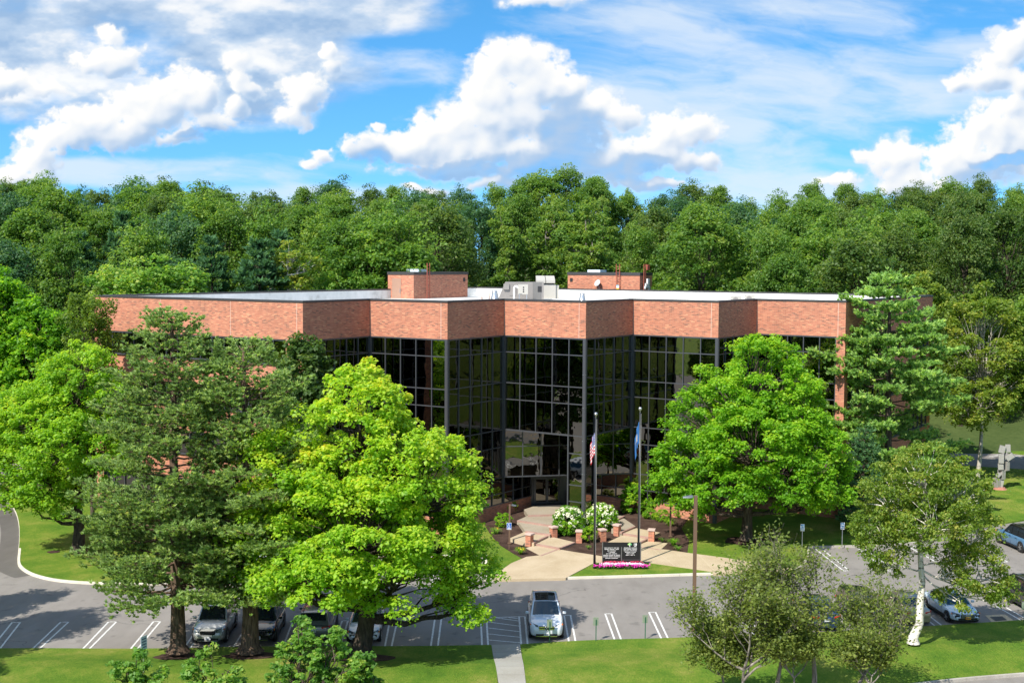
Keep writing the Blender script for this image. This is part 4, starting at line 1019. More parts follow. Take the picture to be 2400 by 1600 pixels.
def pine(name, label, loc, h, prof, tr, leafm, bark, seed, dz=.55, nb=5, rise=.12, tuft_d=.42, L=.34, W=.045, nn=16, plume=False, group=None, top=.97, start=.2, holes=.0, tint0=.5, sideb=.55, wob=.05, up=.35, lean=(0, 0), dens=1.3):
    rng = np.random.RandomState(seed); root = thing(name, label, 'tree', loc, 0, group)
    pts, rad = trunk_tubes(rng, h, tr, top, wob, 1.7, lean); tubes = [(pts, rad, None, 9)]; P, D = [], []
    z = h * start; zs, rs = zip(*prof)
    while z < h * .985:
        R_ = np.interp(z / h, zs, rs); k = max(3, int(nb * rng.uniform(.7, 1.3))); a0 = rng.rand() * 6.28
        for j in range(k):
            if rng.rand() < holes: continue
            a = a0 + 2 * math.pi * j / k + rng.normal(0, .25); ln = R_ * rng.uniform(.62, 1.08); s = on_trunk(pts, min(z, h * top * .99))
            e = s + np.array([math.cos(a) * ln, math.sin(a) * ln, ln * (rise + (.46 * (z / h - .50) if not plume else .25 * max(0, z / h - .5))) + rng.normal(0, .15)])
            br = curve(s, e, (-.10 if not plume else -.06) * ln * rng.uniform(.2, 1), 6, rng, .04 * ln ** .5); tubes.append((br, max(.018, tr * .22 * (1 - z / h * .6)), .012, 4))
            br = np.array(br); dirn = nrmz((e - s)[None])[0]
            nside = max(2, int(ln / tuft_d * dens))
            for q in range(nside):
                t = .28 + .72 * (q + rng.rand() * .6) / nside; t = min(t, 1.0); i = min(4, int(t * 5)); c = br[i] * (1 - (t * 5 - i)) + br[i + 1] * (t * 5 - i)
                for sgn in (-1, 1):
                    sl = ln * sideb * (1.05 - t) * rng.uniform(.5, 1.1) + .15; perp = np.array([-dirn[1], dirn[0], 0]) * sgn; sd_ = nrmz((perp * .8 + dirn * .75 + np.array([0, 0, .12 + rng.normal(0, .12)]))[None])[0]
                    e2 = c + sd_ * sl
                    if sl > .5: tubes.append(([c, (c + e2) / 2 + np.array([0, 0, -.03]), e2], .014, .008, 3))
                    kk = max(1, int(sl / tuft_d))
                    for u in range(kk):
                        w = (u + 1) / kk; P.append(c * (1 - w) + e2 * w + rng.normal(0, .08, 3)); D.append(sd_ + np.array([0, 0, .25]))
                        if rng.rand() < .7: P.append(c * (1 - w) + e2 * w + rng.normal(0, .20, 3)); D.append(nrmz((sd_ + rng.normal(0, .6, 3))[None])[0])
                if t > .5: P.append(c + rng.normal(0, .05, 3)); D.append(dirn + np.array([0, 0, .3]))
            P.append(e); D.append(dirn + np.array([0, 0, .3]))
        z += dz * rng.uniform(.8, 1.2)
    P.append(pts[-1] + np.array([0, 0, .1])); D.append(np.array([0, 0, 1.]))
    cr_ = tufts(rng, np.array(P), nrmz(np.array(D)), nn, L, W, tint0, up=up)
    return finish_tree(root, tubes, cr_, bark, leafm)

LM_YEL = leaf_mat('yellow_green_maple_leaf', [(0, (.045, .125, .010)), (.35, (.110, .260, .016)), (.55, (.205, .385, .026)), (.75, (.325, .485, .036)), (.95, (.47, .53, .05)), (1, (.55, .50, .05))])
LM_BRT = leaf_mat('bright_green_maple_leaf', [(0, (0.035, 0.122, 0.010)), (.4, (0.091, 0.245, 0.013)), (.62, (0.178, 0.377, 0.020)), (.85, (0.311, 0.482, 0.033)), (1, (0.454, 0.490, 0.050))])
LM_DRK = leaf_mat('dark_green_leaf', [(0, (0.025, 0.065, 0.015)), (.45, (0.060, 0.125, 0.027)), (.7, (0.107, 0.180, 0.043)), (1, (0.183, 0.233, 0.068))])
LM_MID = leaf_mat('mid_green_leaf', [(0, (0.035, 0.094, 0.015)), (.45, (0.078, 0.175, 0.028)), (.7, (0.139, 0.246, 0.042)), (1, (0.232, 0.315, 0.067))])
LM_LGT = leaf_mat('pale_green_leaf', [(0, (0.043, 0.115, 0.019)), (.45, (0.104, 0.216, 0.035)), (.7, (0.180, 0.295, 0.051)), (1, (0.274, 0.360, 0.080))])
LM_OLV = leaf_mat('olive_birch_leaf', [(0, (0.048, 0.101, 0.011)), (.45, (0.121, 0.209, 0.024)), (.7, (0.209, 0.293, 0.046)), (1, (0.385, 0.393, 0.088))])
LM_BLU = leaf_mat('blue_green_leaf', [(0, (0.019, 0.064, 0.027)), (.45, (0.048, 0.133, 0.057)), (.7, (0.089, 0.192, 0.086)), (1, (0.158, 0.267, 0.131))])
LM_SAP = leaf_mat('fresh_oak_leaf', [(0, (0.047, 0.135, 0.016)), (.45, (0.115, 0.257, 0.038)), (.7, (0.203, 0.351, 0.061)), (1, (0.405, 0.446, 0.108))])
LM_PIN = leaf_mat('pine_needle', [(0, (0.066, 0.125, 0.046)), (.45, (0.184, 0.298, 0.093)), (.7, (0.336, 0.461, 0.156)), (.93, (0.517, 0.595, 0.231)), (1, (0.800, 0.624, 0.369))], .40, .55)
LM_WPI = leaf_mat('white_pine_needle', [(0, (0.069, 0.166, 0.050)), (.45, (0.216, 0.380, 0.110)), (.7, (0.430, 0.603, 0.176)), (1, (0.800, 0.800, 0.359))], .42, .55)
LM_WSP = leaf_mat('grey_green_small_leaf', [(0, (.075, .115, .028)), (.45, (.165, .225, .050)), (.7, (.250, .305, .075)), (1, (.36, .38, .11))])
LM_SPR = leaf_mat('dark_conifer_needle', [(0, (0.022, 0.070, 0.030)), (.45, (0.056, 0.151, 0.064)), (.7, (0.106, 0.232, 0.094)), (1, (0.197, 0.323, 0.124))], .34, .6)

# -- the trees round the building, one by one
mb = at(850, 1543); 
broadleaf('maple_tree', 'tall yellow-green maple with golden shoots, standing at the kerb before the building entrance', (mb.x, 65.4, .35), 15.8,
          [(-.2, 0, 11.6, 2.5, 2.4, 3.6), (-1.2, .3, 9.2, 3.0, 2.8, 2.8), (-4.0, -.2, 9.6, 2.1, 2.2, 2.6), (3.6, .2, 8.6, 2.3, 2.4, 2.8), (2.2, -1.2, 10.2, 2.2, 2.0, 2.2), (-4.2, .2, 6.2, 2.5, 2.8, 2.1), (3.8, .1, 5.7, 2.4, 2.6, 2.3), (0, -2.6, 7.0, 3.4, 2.8, 2.8), (0, 2.9, 7.4, 3.4, 2.8, 2.8), (-1.6, -3.2, 5.0, 2.6, 2.4, 1.6), (2.0, -2.8, 4.7, 2.3, 2.2, 1.5), (5.7, .3, 3.6, 1.4, 1.6, 1.1), (-5.3, -.2, 4.9, 1.3, 1.5, 1.3), (5.3, -.6, 2.6, .9, 1.0, .7), (-3.6, -1.6, 4.2, 1.7, 1.7, 1.1)],
          .50, LM_YEL, BARKD, 11, n=400, cr=.92, sub=6, per=44, leaf=.218, toptint=.15, tint0=.55, cvar=.05, tvar=.09, sep=.55, top=.78)
ml = at(184, 1300)
broadleaf('maple_tree', 'yellow-green maple with drooping lower limbs on the lawn inside the curving kerb', (ml.x, ml.y, .3), 15.2,
          [(.2, 0, 11.3, 2.8, 2.8, 3.4), (-3.0, 0, 9.4, 2.4, 2.5, 2.5), (2.6, 0, 9.6, 2.2, 2.4, 2.6), (-3.6, 0, 6.4, 2.2, 2.5, 1.9), (2.2, -1.5, 7.0, 2.0, 2.3, 2.0), (0, -2.6, 7.8, 2.6, 2.2, 2.4), (0, 2.5, 8, 2.8, 2.4, 2.5), (-4.3, -.3, 4.4, 1.4, 1.4, 1.1), (-1.6, -1.6, 4.8, 1.6, 1.6, 1.1), (-2.6, -.8, 3.2, .8, .9, .7), (-.6, -1.5, 3.3, 1.0, 1.0, .6)],
          .42, LM_YEL, BARKD, 12, n=300, cr=.9, sub=6, per=38, leaf=.225, toptint=.06, tint0=.58, cvar=.05, tvar=.09, sep=.5, lean=(-.3, 0))
mr = at(1750, 1262, .35)
broadleaf('maple_tree', 'bright green broad maple on the shaded lawn right of the entrance', (mr.x, mr.y, .3), 15.9,
          [(.9, 0, 12.2, 2.7, 2.7, 3.4), (-1.6, 0, 10.6, 2.8, 2.6, 2.8), (2.6, 0, 11.0, 2.4, 2.4, 2.6), (-3.6, 0, 9.0, 2.2, 2.4, 2.4), (3.4, 0, 9.4, 2.6, 2.6, 2.8), (5.2, 0, 6.6, 2.3, 2.6, 2.5), (-4.6, 0, 5.8, 2.3, 2.6, 2.3), (0, -2.8, 7.6, 3.6, 2.6, 3.0), (0, 2.8, 7.6, 3.6, 2.6, 3.0), (2.6, -2.6, 4.6, 2.6, 2.2, 1.9), (-2.4, -2.6, 4.4, 2.6, 2.2, 1.7), (-6.0, -.4, 3.9, 1.5, 1.6, 1.4), (5.9, -.4, 4.2, 1.6, 1.7, 1.6), (4.2, -1.2, 2.9, 1.5, 1.6, 1.0), (-4.4, -1.4, 2.9, 1.3, 1.4, .8)],
          .42, LM_BRT, BARK, 13, n=400, cr=.92, sub=6, per=43, leaf=.225, toptint=.10, tint0=.54, cvar=.06, tvar=.09, sep=.5, low=-.6)
PPROF = [(.1, 4.6), (.2, 5.4), (.35, 5.2), (.5, 4.9), (.65, 4.2), (.8, 3.0), (.92, 1.8), (1, .45)]
pb = at(420, 1540); pine('pine_tree', 'tallest dark needle pine at the kerb, left of the pair, with a long low limb', (pb.x, 65.6, .4), 18.2, PPROF, .40, LM_PIN, BARKP, 21, dz=.55, nb=6, holes=.12, start=.175, L=.40, W=.092, nn=14, lean=(-.6, .4), wob=.09, tuft_d=.40, dens=1.9, rise=.20, up=.75)
pb = at(587, 1540); pine('pine_tree', 'second needle pine of the kerb pair, thicker flared trunk, beside the yellow-green maple', (pb.x, 65.7, .4), 16.6, [(.1, 4.2), (.22, 4.9), (.4, 5.0), (.55, 4.9), (.7, 4.2), (.85, 3.0), (.94, 1.8), (1, .4)], .46, LM_PIN, BARKP, 22, dz=.55, nb=6, holes=.12, start=.19, L=.40, W=.092, nn=14, lean=(-.5, .5), wob=.09, tuft_d=.40, dens=1.9, rise=.20, up=.75)
WPROF = [(.05, 5.8), (.2, 6.4), (.4, 6.4), (.6, 6.0), (.72, 5.2), (.85, 3.6), (.95, 1.9), (1, .3)]
pine('white_pine', 'tall soft white pine with layered plume branches at the right corner of the building', (30.9, 102.5, .2), 20.5, WPROF, .38, LM_WPI, BARK, 23, dz=.98, nb=6, plume=True, rise=.12, L=.52, W=.16, nn=13, tuft_d=.32, holes=.14, dens=1.8, tint0=.50, start=.1, sideb=.42, wob=.06, up=.5)
pine('white_pine', 'smaller dark pine under the tall white pine beside the bright maple', (27.6, 97.5, .2), 8.4, [(.05, 2.6), (.4, 2.3), (.7, 1.4), (1, .25)], .16, LM_SPR, BARK, 24, dz=.55, nb=5, plume=True, L=.42, W=.10, nn=12, tuft_d=.32, start=.1)
bb = at(2135, 1523)
broadleaf('birch_tree', 'white barked birch with forked trunk and drooping olive leaves beside the parked cars', (bb.x, 67.4, .5), 11.3,
          [(.2, 0, 8.9, 2.0, 2.0, 2.0), (-1.6, 0, 7.9, 1.6, 1.7, 1.8), (2.2, 0, 8.2, 1.7, 1.8, 2.0), (-2.2, 0, 6.2, 1.2, 1.5, 1.4), (3.0, 0, 6.0, 1.5, 1.7, 1.9), (.4, -1.8, 7.0, 2.2, 1.4, 1.9), (.4, 1.9, 7.2, 2.2, 1.4, 1.9), (3.6, -.2, 3.9, 1.3, 1.4, 1.6), (2.5, -.8, 4.2, 1.2, 1.2, 1.4), (-1.7, -.4, 4.9, .9, 1.0, 1.1), (4.3, -.3, 2.5, .8, .9, .8), (2.0, -.6, 2.7, .8, .8, .8)],
          .24, LM_OLV, BARKW, 31, n=300, cr=.62, sub=5, per=30, leaf=.155, droop=.7, sep=.38, low=-.85, rmin=.5, tvar=.16, lean=(.6, 0), tint0=.50, limb=.22, zmin=.36)
# -- half bare tree in front
def bare_tree(loc, h, seed):
    rng = np.random.RandomState(seed); root = thing('half_bare_tree', 'sparse tree with bare grey twig tips and small olive leaves before the parking lot', 'tree', loc)
    tubes = []; tips = []
    def grow(p, d, ln, r, lvl):
        k = 4 if lvl < 4 else 2; pts = [p]; q = p.copy(); dd = d.copy()
        for i in range(k):
            dd = nrmz((dd + rng.normal(0, .16, 3) + np.array([0, 0, .17]))[None])[0]; q = q + dd * ln / k; pts.append(q)
        tubes.append((pts, r, r * .6, 6 if lvl < 2 else 3))
        if lvl >= 3:
            for t in range(1, k + 1): tips.append((pts[t], dd, lvl))
        if lvl == 5: return
        m = [5, 4, 3, 3, 2][lvl]
        for j in range(m):
            s = pts[rng.randint(max(1, k // 2) if lvl else 3, k + 1)]; a = rng.rand() * 6.28
            side = np.array([math.cos(a), math.sin(a), rng.uniform(-.15, .45)]); nd = nrmz((dd * (.75 if lvl else .5) + side * (.75 if lvl else .95))[None])[0]
            grow(s, nd, ln * rng.uniform(.55, .8), r * .55, lvl + 1)
    for x0, y0, dx, ln, r in ((.9, 0, .04, 2.9, .14), (-.5, .3, -.02, 2.5, .12), (-1.6, -.3, -.16, 2.1, .11), (2.3, .3, .14, 2.2, .10), (.2, -.8, -.04, 1.6, .07), (-2.2, .2, -.26, 1.4, .06), (3.0, .1, .26, 1.4, .06)): grow(np.array([x0, y0, 0.]), np.array([dx, 0, 1.]), ln, r, 0)
    T_ = [t for t in tips]; P = np.array([t[0] for t in T_]); zz = P[:, 2] / P[:, 2].max()
    keep = rng.rand(len(P)) < np.clip(.95 - .88 * zz ** 1.5 - .3 * (P[:, 0] > 2.5) + .30 * (P[:, 0] < -.5), .08, 1); P = P[keep]
    per = 6; PP = (P[:, None, :] + rng.normal(0, .17, (len(P), per, 3))).reshape(-1, 3); N = nrmz(rng.normal(0, .5, PP.shape) + np.array([0, 0, .8])); L_ = rng.uniform(.085, .16, len(PP))
    t = np.clip(.42 + rng.normal(0, .2, len(PP)), 0, 1)
    s = h / max(p[-1][2] for p in [np.array(q[0]) for q in tubes])
    sx = np.array([s * 1.02, s * .95, s]); tubes = [([np.array(p) * sx for p in a], b * s if lv > 3 else b * .8, c * .8, lv) for a, b, c, lv in tubes]
    cr_ = leaf_faces(rng, PP * sx, N, L_ * 1.25, L_ * .85, t, .2); print('bare', len(tubes), len(PP))
    return finish_tree(root, tubes, cr_, BARKG, LM_WSP)
bare_tree((12.9, 57.2, .35), 9.1, 5)
rl = np.random.RandomState(8)
# trees standing against or near the building
broadleaf('oak_tree', 'dark green oak rising behind the pines at the brick pier of the left wing', (xw(705, 89), 89, .4), 14.4, rlobes(rl, 14.4, 4, 3.0, 6), .25, LM_DRK, BARKD, 41, n=150, cr=.75, per=22, leaf=.30, droop=.5)
broadleaf('birch_tree', 'olive leaved birch with white limbs at the far left corner of the brick building', (-33.6, 100, .4), 17.6, rlobes(rl, 17.6, 5, 3.3, 6), .16, LM_OLV, BARK, 42, n=150, cr=.8, per=18, leaf=.22, tint0=.40, rmin=.5)
broadleaf('shade_tree', 'large mid green tree beside the left end of the building, behind the yellow-green maple', (-47.5, 113, .1), 18.6, rlobes(rl, 19, 4, 6.6, 9), .4, LM_BRT, BARK, 43, n=260, cr=1.2, per=34, leaf=.32, tint0=.42)
broadleaf('shade_tree', 'mid green leafy tree filling the gap left of the building corner', (-41.5, 110, .1), 16.5, rlobes(rl, 16.5, 2.5, 4.2, 8), .3, LM_BRT, BARK, 44, n=170, cr=1.0, per=30, leaf=.30, tint0=.40)
broadleaf('birch_tree', 'pale olive leaning birch by the stacked box sculpture at the right', (45.2, 121, .1), 17.8, rlobes(rl, 17.8, 3.0, 5.6, 10), .22, LM_OLV, bark_mat('mottled_birch_bark', (.04, .036, .03), (.42, .39, .34), white=True), 45, n=240, cr=.95, per=24, leaf=.27, lean=(.8, 0), tint0=.46)
broadleaf('birch_tree', 'olive birch behind the right end of the building with pale upright stems', (41.2, 128, .1), 19.5, rlobes(rl, 19.0, 2.5, 5.2, 9), .22, LM_OLV, BARKW, 46, n=220, cr=1.0, per=24, leaf=.29, tint0=.52)
broadleaf('shade_tree', 'grey-green leafy tree at the right edge of the view above the sculpture', (52.0, 124, .1), 17.5, rlobes(rl, 17.5, 3, 5.4, 9), .3, LM_LGT, BARK, 47, n=220, cr=1.1, per=24, leaf=.32, tint0=.42)
# young oaks in the foreground
for k, (px, py, r, lab) in enumerate(((308, 1532, 1.3, 'young oak top at the lower left beside the blue and white sign'), (487, 1518, 1.4, 'young oak top in the foreground before the silver car'), (705, 1476, 1.1, 'young oak top with the highest leader, before the grey car'), (785, 1506, 1.0, 'young oak top in the foreground between the grey car and the white sedan'), (850, 1556, 1.0, 'lowest young oak top, in the foreground below the big maple trunk'))):
    Y = 39.0; h = zw(py, Y)
    broadleaf('young_oak', lab, (xw(px, Y), Y, .1), h, [(0, 0, h - .45, .22, .22, .5), (-.2 * r, .1, h - 1.05, .40 * r, .4, .5), (.3 * r, -.1, h - 1.15, .42 * r, .4, .5), (0, 0, h - 1.9, .8 * r, .7, .8), (-.55 * r, 0, h - 2.0, .45 * r, .4, .45), (.6 * r, .1, h - 1.9, .4 * r, .4, .45), (0, 0, h - 3.2, 1.1 * r, 1.0, 1.2)], .09, LM_SAP, BARK, 60 + k, n=110, cr=.24, sub=4, per=20, leaf=.135, droop=.3, sep=.1, group='young oaks in the foreground', low=-.3)
# ------------------------------------------------------------------ the woods: a few trees of each kind, repeated
def dup(o, loc, s, rz, label=None, group=None, sz=None):
    c = copy_tree(o); c.location = loc; c.scale = (s, s, s if sz is None else sz); c.rotation_euler = (0, 0, rz)
    if label: c['label'] = label
    if group: c['group'] = group
    return c
PROTO = {}
def proto(key, name, label, h, **kw):
    rng = np.random.RandomState(hash(key) % 1000 if isinstance(key, int) else sum(map(ord, key))); R_ = kw.pop('R_'); base = kw.pop('base', 4); nl = kw.pop('nl', 9); lob = kw.pop('lob', None) or rlobes(rng, h, base, R_, nl)
    PROTO.setdefault(key, []).append((broadleaf(name, label, (0, 0, 0), h, lob, .32, seed=sum(map(ord, label)) + len(PROTO.get(key, [])), group='trees of the woods behind the building', **kw), h))
WL = {'dark': 'dark green round crowned tree of the woods behind the building', 'mid': 'mid green leafy tree of the woods behind the building', 'pale': 'pale yellowish green tree of the woods behind the building',
      'blue': 'blue-green dense tree of the woods behind the building', 'tall': 'tall loose topped poplar of the woods with pale stems, behind the roof units', 'fir': 'dark layered pine of the woods behind the left wing'}
proto('dark', 'woodland_tree', WL['dark'], 20, R_=5.6, leafm=LM_DRK, bark=BARKD, n=130, cr=1.6, sub=6, per=35, leaf=.295, tint0=.52)
proto('dark', 'woodland_tree', WL['dark'], 20, R_=5.0, leafm=LM_DRK, bark=BARKD, n=120, cr=1.6, sub=6, per=35, leaf=.295, tint0=.56, nl=7)
proto('mid', 'woodland_tree', WL['mid'], 20, R_=5.4, leafm=LM_MID, bark=BARK, n=130, cr=1.55, sub=6, per=35, leaf=.295)
proto('mid', 'woodland_tree', WL['mid'], 20, R_=4.6, leafm=LM_MID, bark=BARK, n=120, cr=1.45, sub=6, per=35, leaf=.295, nl=7)
proto('pale', 'woodland_tree', WL['pale'], 18, R_=4.8, leafm=LM_LGT, bark=BARK, n=120, cr=1.45, sub=6, per=35, leaf=.295)
proto('lime', 'woodland_tree', 'bright pale tree behind the roof', 18, R_=4.8, leafm=LM_SAP, bark=BARK, n=110, cr=1.2, sub=6, per=36, leaf=.29, tint0=.50)
proto('blue', 'woodland_tree', WL['blue'], 19, R_=5.0, leafm=LM_BLU, bark=BARKD, n=120, cr=1.55, sub=6, per=35, leaf=.295)
rg = np.random.RandomState(77)
tl = [(rg.normal(0, 1.3), rg.normal(0, 1.3), z, .9 + .05 * (22 - z), .9 + .05 * (22 - z), 1.7) for z in (20.2, 19, 17.6, 16, 14.2, 12.4, 10.5, 8.5, 18, 15, 12, 9)]
proto('tall', 'woodland_tree', WL['tall'], 22, R_=3, lob=tl, leafm=LM_MID, bark=BARKG, n=150, cr=.95, sub=6, per=30, leaf=.28, tint0=.66, top=.92)
fp = pine('woodland_pine', WL['fir'], (0, 0, 0), 20, [(.05, 5.6), (.3, 5.0), (.55, 4.0), (.8, 2.2), (1, .3)], .3, LM_SPR, BARKD, 90, dz=1.0, nb=7, plume=True, L=.85, W=.30, nn=10, tuft_d=.50, dens=1.5, start=.08, group='dark pines at the edge of the woods', up=.25)
PROTO['fir'] = [(fp, 20)]
used = set()
def place(key, x, y, top, rz, label=None, group=None, wide=1.0):
    o, h = PROTO[key][rw.randint(len(PROTO[key]))]; z = hill(x, y) - .2; s = max(.45, (top - z) / h)
    if o.name not in used:
        used.add(o.name); o.location = (x, y, z); o.scale = (s * wide, s * wide, s); o.rotation_euler = (0, 0, rz)
        if label: o['label'] = label
        return o
    return dup(o, (x, y, z), s * wide, rz, label, group, sz=s)
rw = np.random.RandomState(3)
TOPX = [-100, 0, 100, 190, 290, 420, 560, 700, 790, 850, 940, 1060, 1180, 1260, 1330, 1420, 1500, 1600, 1650, 1780, 1880, 1960, 2050, 2150, 2250, 2330, 2400, 2500]
TOPY = [438, 440, 425, 460, 438, 436, 450, 460, 440, 463, 442, 452, 440, 412, 410, 428, 455, 442, 436, 474, 440, 430, 455, 440, 415, 436, 448, 440]
def skyline(px): return float(np.interp(px, TOPX, TOPY)) + 8
rows = [(137, 6.6, 95, 175), (146, 6.4, 60, 150), (157, 6.4, 45, 120), (170, 6.4, 28, 90), (185, 6.6, 14, 62), (203, 6.6, 6, 36), (224, 5.6, -3, 14)]
for ri, (Y, dx, lo, hi) in enumerate(rows):
    half = Y * .46 + 6; x = -half + rw.rand() * 3
    while x < half:
        y = Y + rw.uniform(-3.5, 3.5); px = 1200 + x / y * FPX
        inb = (-28 < x < 44) and y < 158 and abs(x - 4) + (y - 96) < 66          # the building stands there
        if x > 40 and ri < 2: inb = True
        if not inb:
            top = zw(skyline(px) + rw.uniform(lo, hi), y) if ri < 6 else zw(skyline(px) + rw.uniform(-10, 12), y)
            r = rw.rand()
            if 1150 < px < 1480 and ri in (2, 3, 4, 5, 6): key = 'tall' if r < (.8 if ri < 5 else .35) else 'mid'
            elif px > 1900: key = 'dark' if r < .45 else ('mid' if r < .8 else 'pale')
            elif px < 700: key = 'dark' if r < .42 else ('blue' if r < .6 else ('mid' if r < .86 else 'pale'))
            else: key = 'mid' if r < .48 else ('dark' if r < .72 else ('pale' if r < .88 else 'blue'))
            if ri <= 2 and px < 780 and r < .55: key = 'fir'
            if ri == 0 and px > 730 and r > .9: key = 'fir'
            place(key, x, y, top, rw.rand() * 6.28, 'dark layered pine standing in the woods behind the roof units' if key == 'fir' and px > 730 else ('dark layered pine of the woods behind the left wing' if key == 'fir' else None), None, rw.uniform(.72, 1.02))
        x += dx * rw.uniform(.8, 1.25)
ZN = [(-9e9, 220, 'left of the building'), (220, 640, 'behind the left wing'), (640, 905, 'left of the roof rooms'), (905, 1100, 'behind the left roof room'), (1100, 1325, 'behind the grey air handler'), (1325, 1540, 'behind the right roof room'), (1540, 1960, 'behind the right wing'), (1960, 9e9, 'right of the white pine')]
DN = [(0, 152, 'lower woods'), (152, 180, 'middle woods'), (180, 212, 'upper woods'), (212, 999, 'skyline woods')]
LK = {'dark': 'dark green round tree', 'mid': 'mid green tree', 'pale': 'pale yellowish tree', 'blue': 'blue-green dense tree', 'tall': 'tall loose poplar', 'fir': 'dark layered pine'}
bins = {}
for o in list(COL.objects):
    if o.name.split('.')[0] in ('woodland_tree', 'woodland_pine') and o.location.y > 120:
        lab = o['label']; kind = [k for k in WL if WL[k] == lab]; kind = kind[0] if kind else 'fir'
        px = 1200 + o.location.x / o.location.y * FPX; z = [t for a, b, t in ZN if a <= px < b][0]; d = [t for a, b, t in DN if a <= o.location.y < b][0]; bins.setdefault((kind, z, d), []).append((px, o))
ORD = ['leftmost', 'second from left', 'third from left', 'fourth from left', 'fifth from left', 'sixth from left', 'seventh from left', 'eighth from left', 'ninth from left']
for (kind, z, d), v in bins.items():
    v.sort(key=lambda t: t[0])
    for i, (px, o) in enumerate(v):
        o['label'] = '%s in the %s %s' % (LK[kind], d, z) + ('' if len(v) == 1 else ', ' + (ORD[i] if i < len(v) - 1 or len(v) > 2 else 'rightmost'))
        o['group'] = 'trees of the woods behind the building'
# bright trees right behind the roof
for (px, Y, py, rad, lab) in ((300, 124, 640, 1.1, 'bright pale tree just behind the left end of the roof, left of its twin'), (395, 126, 632, 1.1, 'bright pale tree just behind the left end of the roof, right of its twin'), (845, 146, 578, 1.0, 'tall bright pale tree behind the roof, left of the first roof room'), (790, 143, 640, .8, 'low bright pale bush-like tree behind the roof near the first roof room')):
    o, h = PROTO['lime'][0]; x = xw(px, Y); z = hill(x, Y); s = (zw(py, Y) - z) / h; q = o if lab.startswith('bright pale tree just behind the left end of the roof, left') else copy_tree(o)
    q.location = (x, Y, z); q.scale = (s * rad, s * rad, s); q.rotation_euler = (0, 0, px * .1); q['label'] = lab; q['group'] = 'bright trees behind the roof'
pt = broadleaf('pale_trunk_tree', 'thin tree with a bare white trunk and sparse olive leaves behind the roof', (xw(683, 140), 140, 0), 23.2, [(0, 0, 21.5, 1.6, 1.5, 1.6), (-1.2, 0, 20, 1.5, 1.4, 1.2), (1.6, 0, 20.6, 1.5, 1.4, 1.2), (.6, 0, 18.4, 1.6, 1.3, 1.0), (-1.8, 0, 18, 1.1, 1.0, .8)], .26, LM_OLV, BARKW, 71, n=60, cr=.7, sub=4, per=12, leaf=.34, top=.93, wob=.2)
# woods at both sides and behind the camera (seen in the glass)
for k in range(46):
    if k < 14: x, y = -62 - rw.rand() * 30, 66 + k * 6 + rw.uniform(-2, 2)
    elif k < 26: x, y = 66 + rw.rand() * 30, 60 + (k - 14) * 7 + rw.uniform(-2, 2)
    else: x, y = -95 + (k - 26) * 10 + rw.uniform(-2, 2), -22 - rw.rand() * 14
    z0 = 0; key = ('dark', 'mid', 'mid', 'pale', 'blue')[rw.randint(5)]; o, h = PROTO[key][0]; s = rw.uniform(.8, 1.1)
    dup(o, (x, y, z0), s, rw.rand() * 6.28, WL[key].replace('of the woods behind the building', ('beyond the left driveway' if k < 14 else 'beyond the right lot' if k < 26 else 'behind the viewer')), 'trees around the grounds')
for (x, y, s) in ((-34.5, 60.5, .80), (-36.5, 68, .62), (-33, 53, .6), (35, 57, .5)):
    o, h = PROTO['mid'][1]; dup(o, (x, y, 0), s, x, 'mid green tree on the lawn outside the picture edge', 'trees around the grounds')

# ------------------------------------------------------------------ cars
TYRE = mat('tyre_rubber', (.012, .012, .013), .75); RIMM = mat('alloy_rim', (.50, .51, .53), .3, .85)
CGLASS = mat('car_glass', (.018, .024, .028), .03, 0, 1.0); LENS = mat('headlight_lens', (.10, .12, .145), .06, .3, 1.0); CHROME = mat('chrome_trim', (.75, .76, .78), .12, 1.0)
AMBER = mat('amber_lens', (.75, .20, .02), .2); REDL = mat('red_tail_lens', (.45, .012, .012), .15); BLKTRIM = mat('black_car_trim', (.014, .014, .015), .5); PLATEW = mat('plate_white', (.70, .72, .74), .4); PLATEO = mat('plate_orange', (.80, .36, .02), .4); INKB = mat('plate_ink', (.03, .05, .16), .5)
ROOFGL = mat('car_roof_glass', (.02, .026, .024), .04, 0, 1.0)
def paint(name, col, metal=.0, rough=.22):
    def fn(T, b):
        b.inputs['Coat Weight'].default_value = 1.0; b.inputs['Coat Roughness'].default_value = .04
    return mat(name, col, rough, metal, .5, fn)
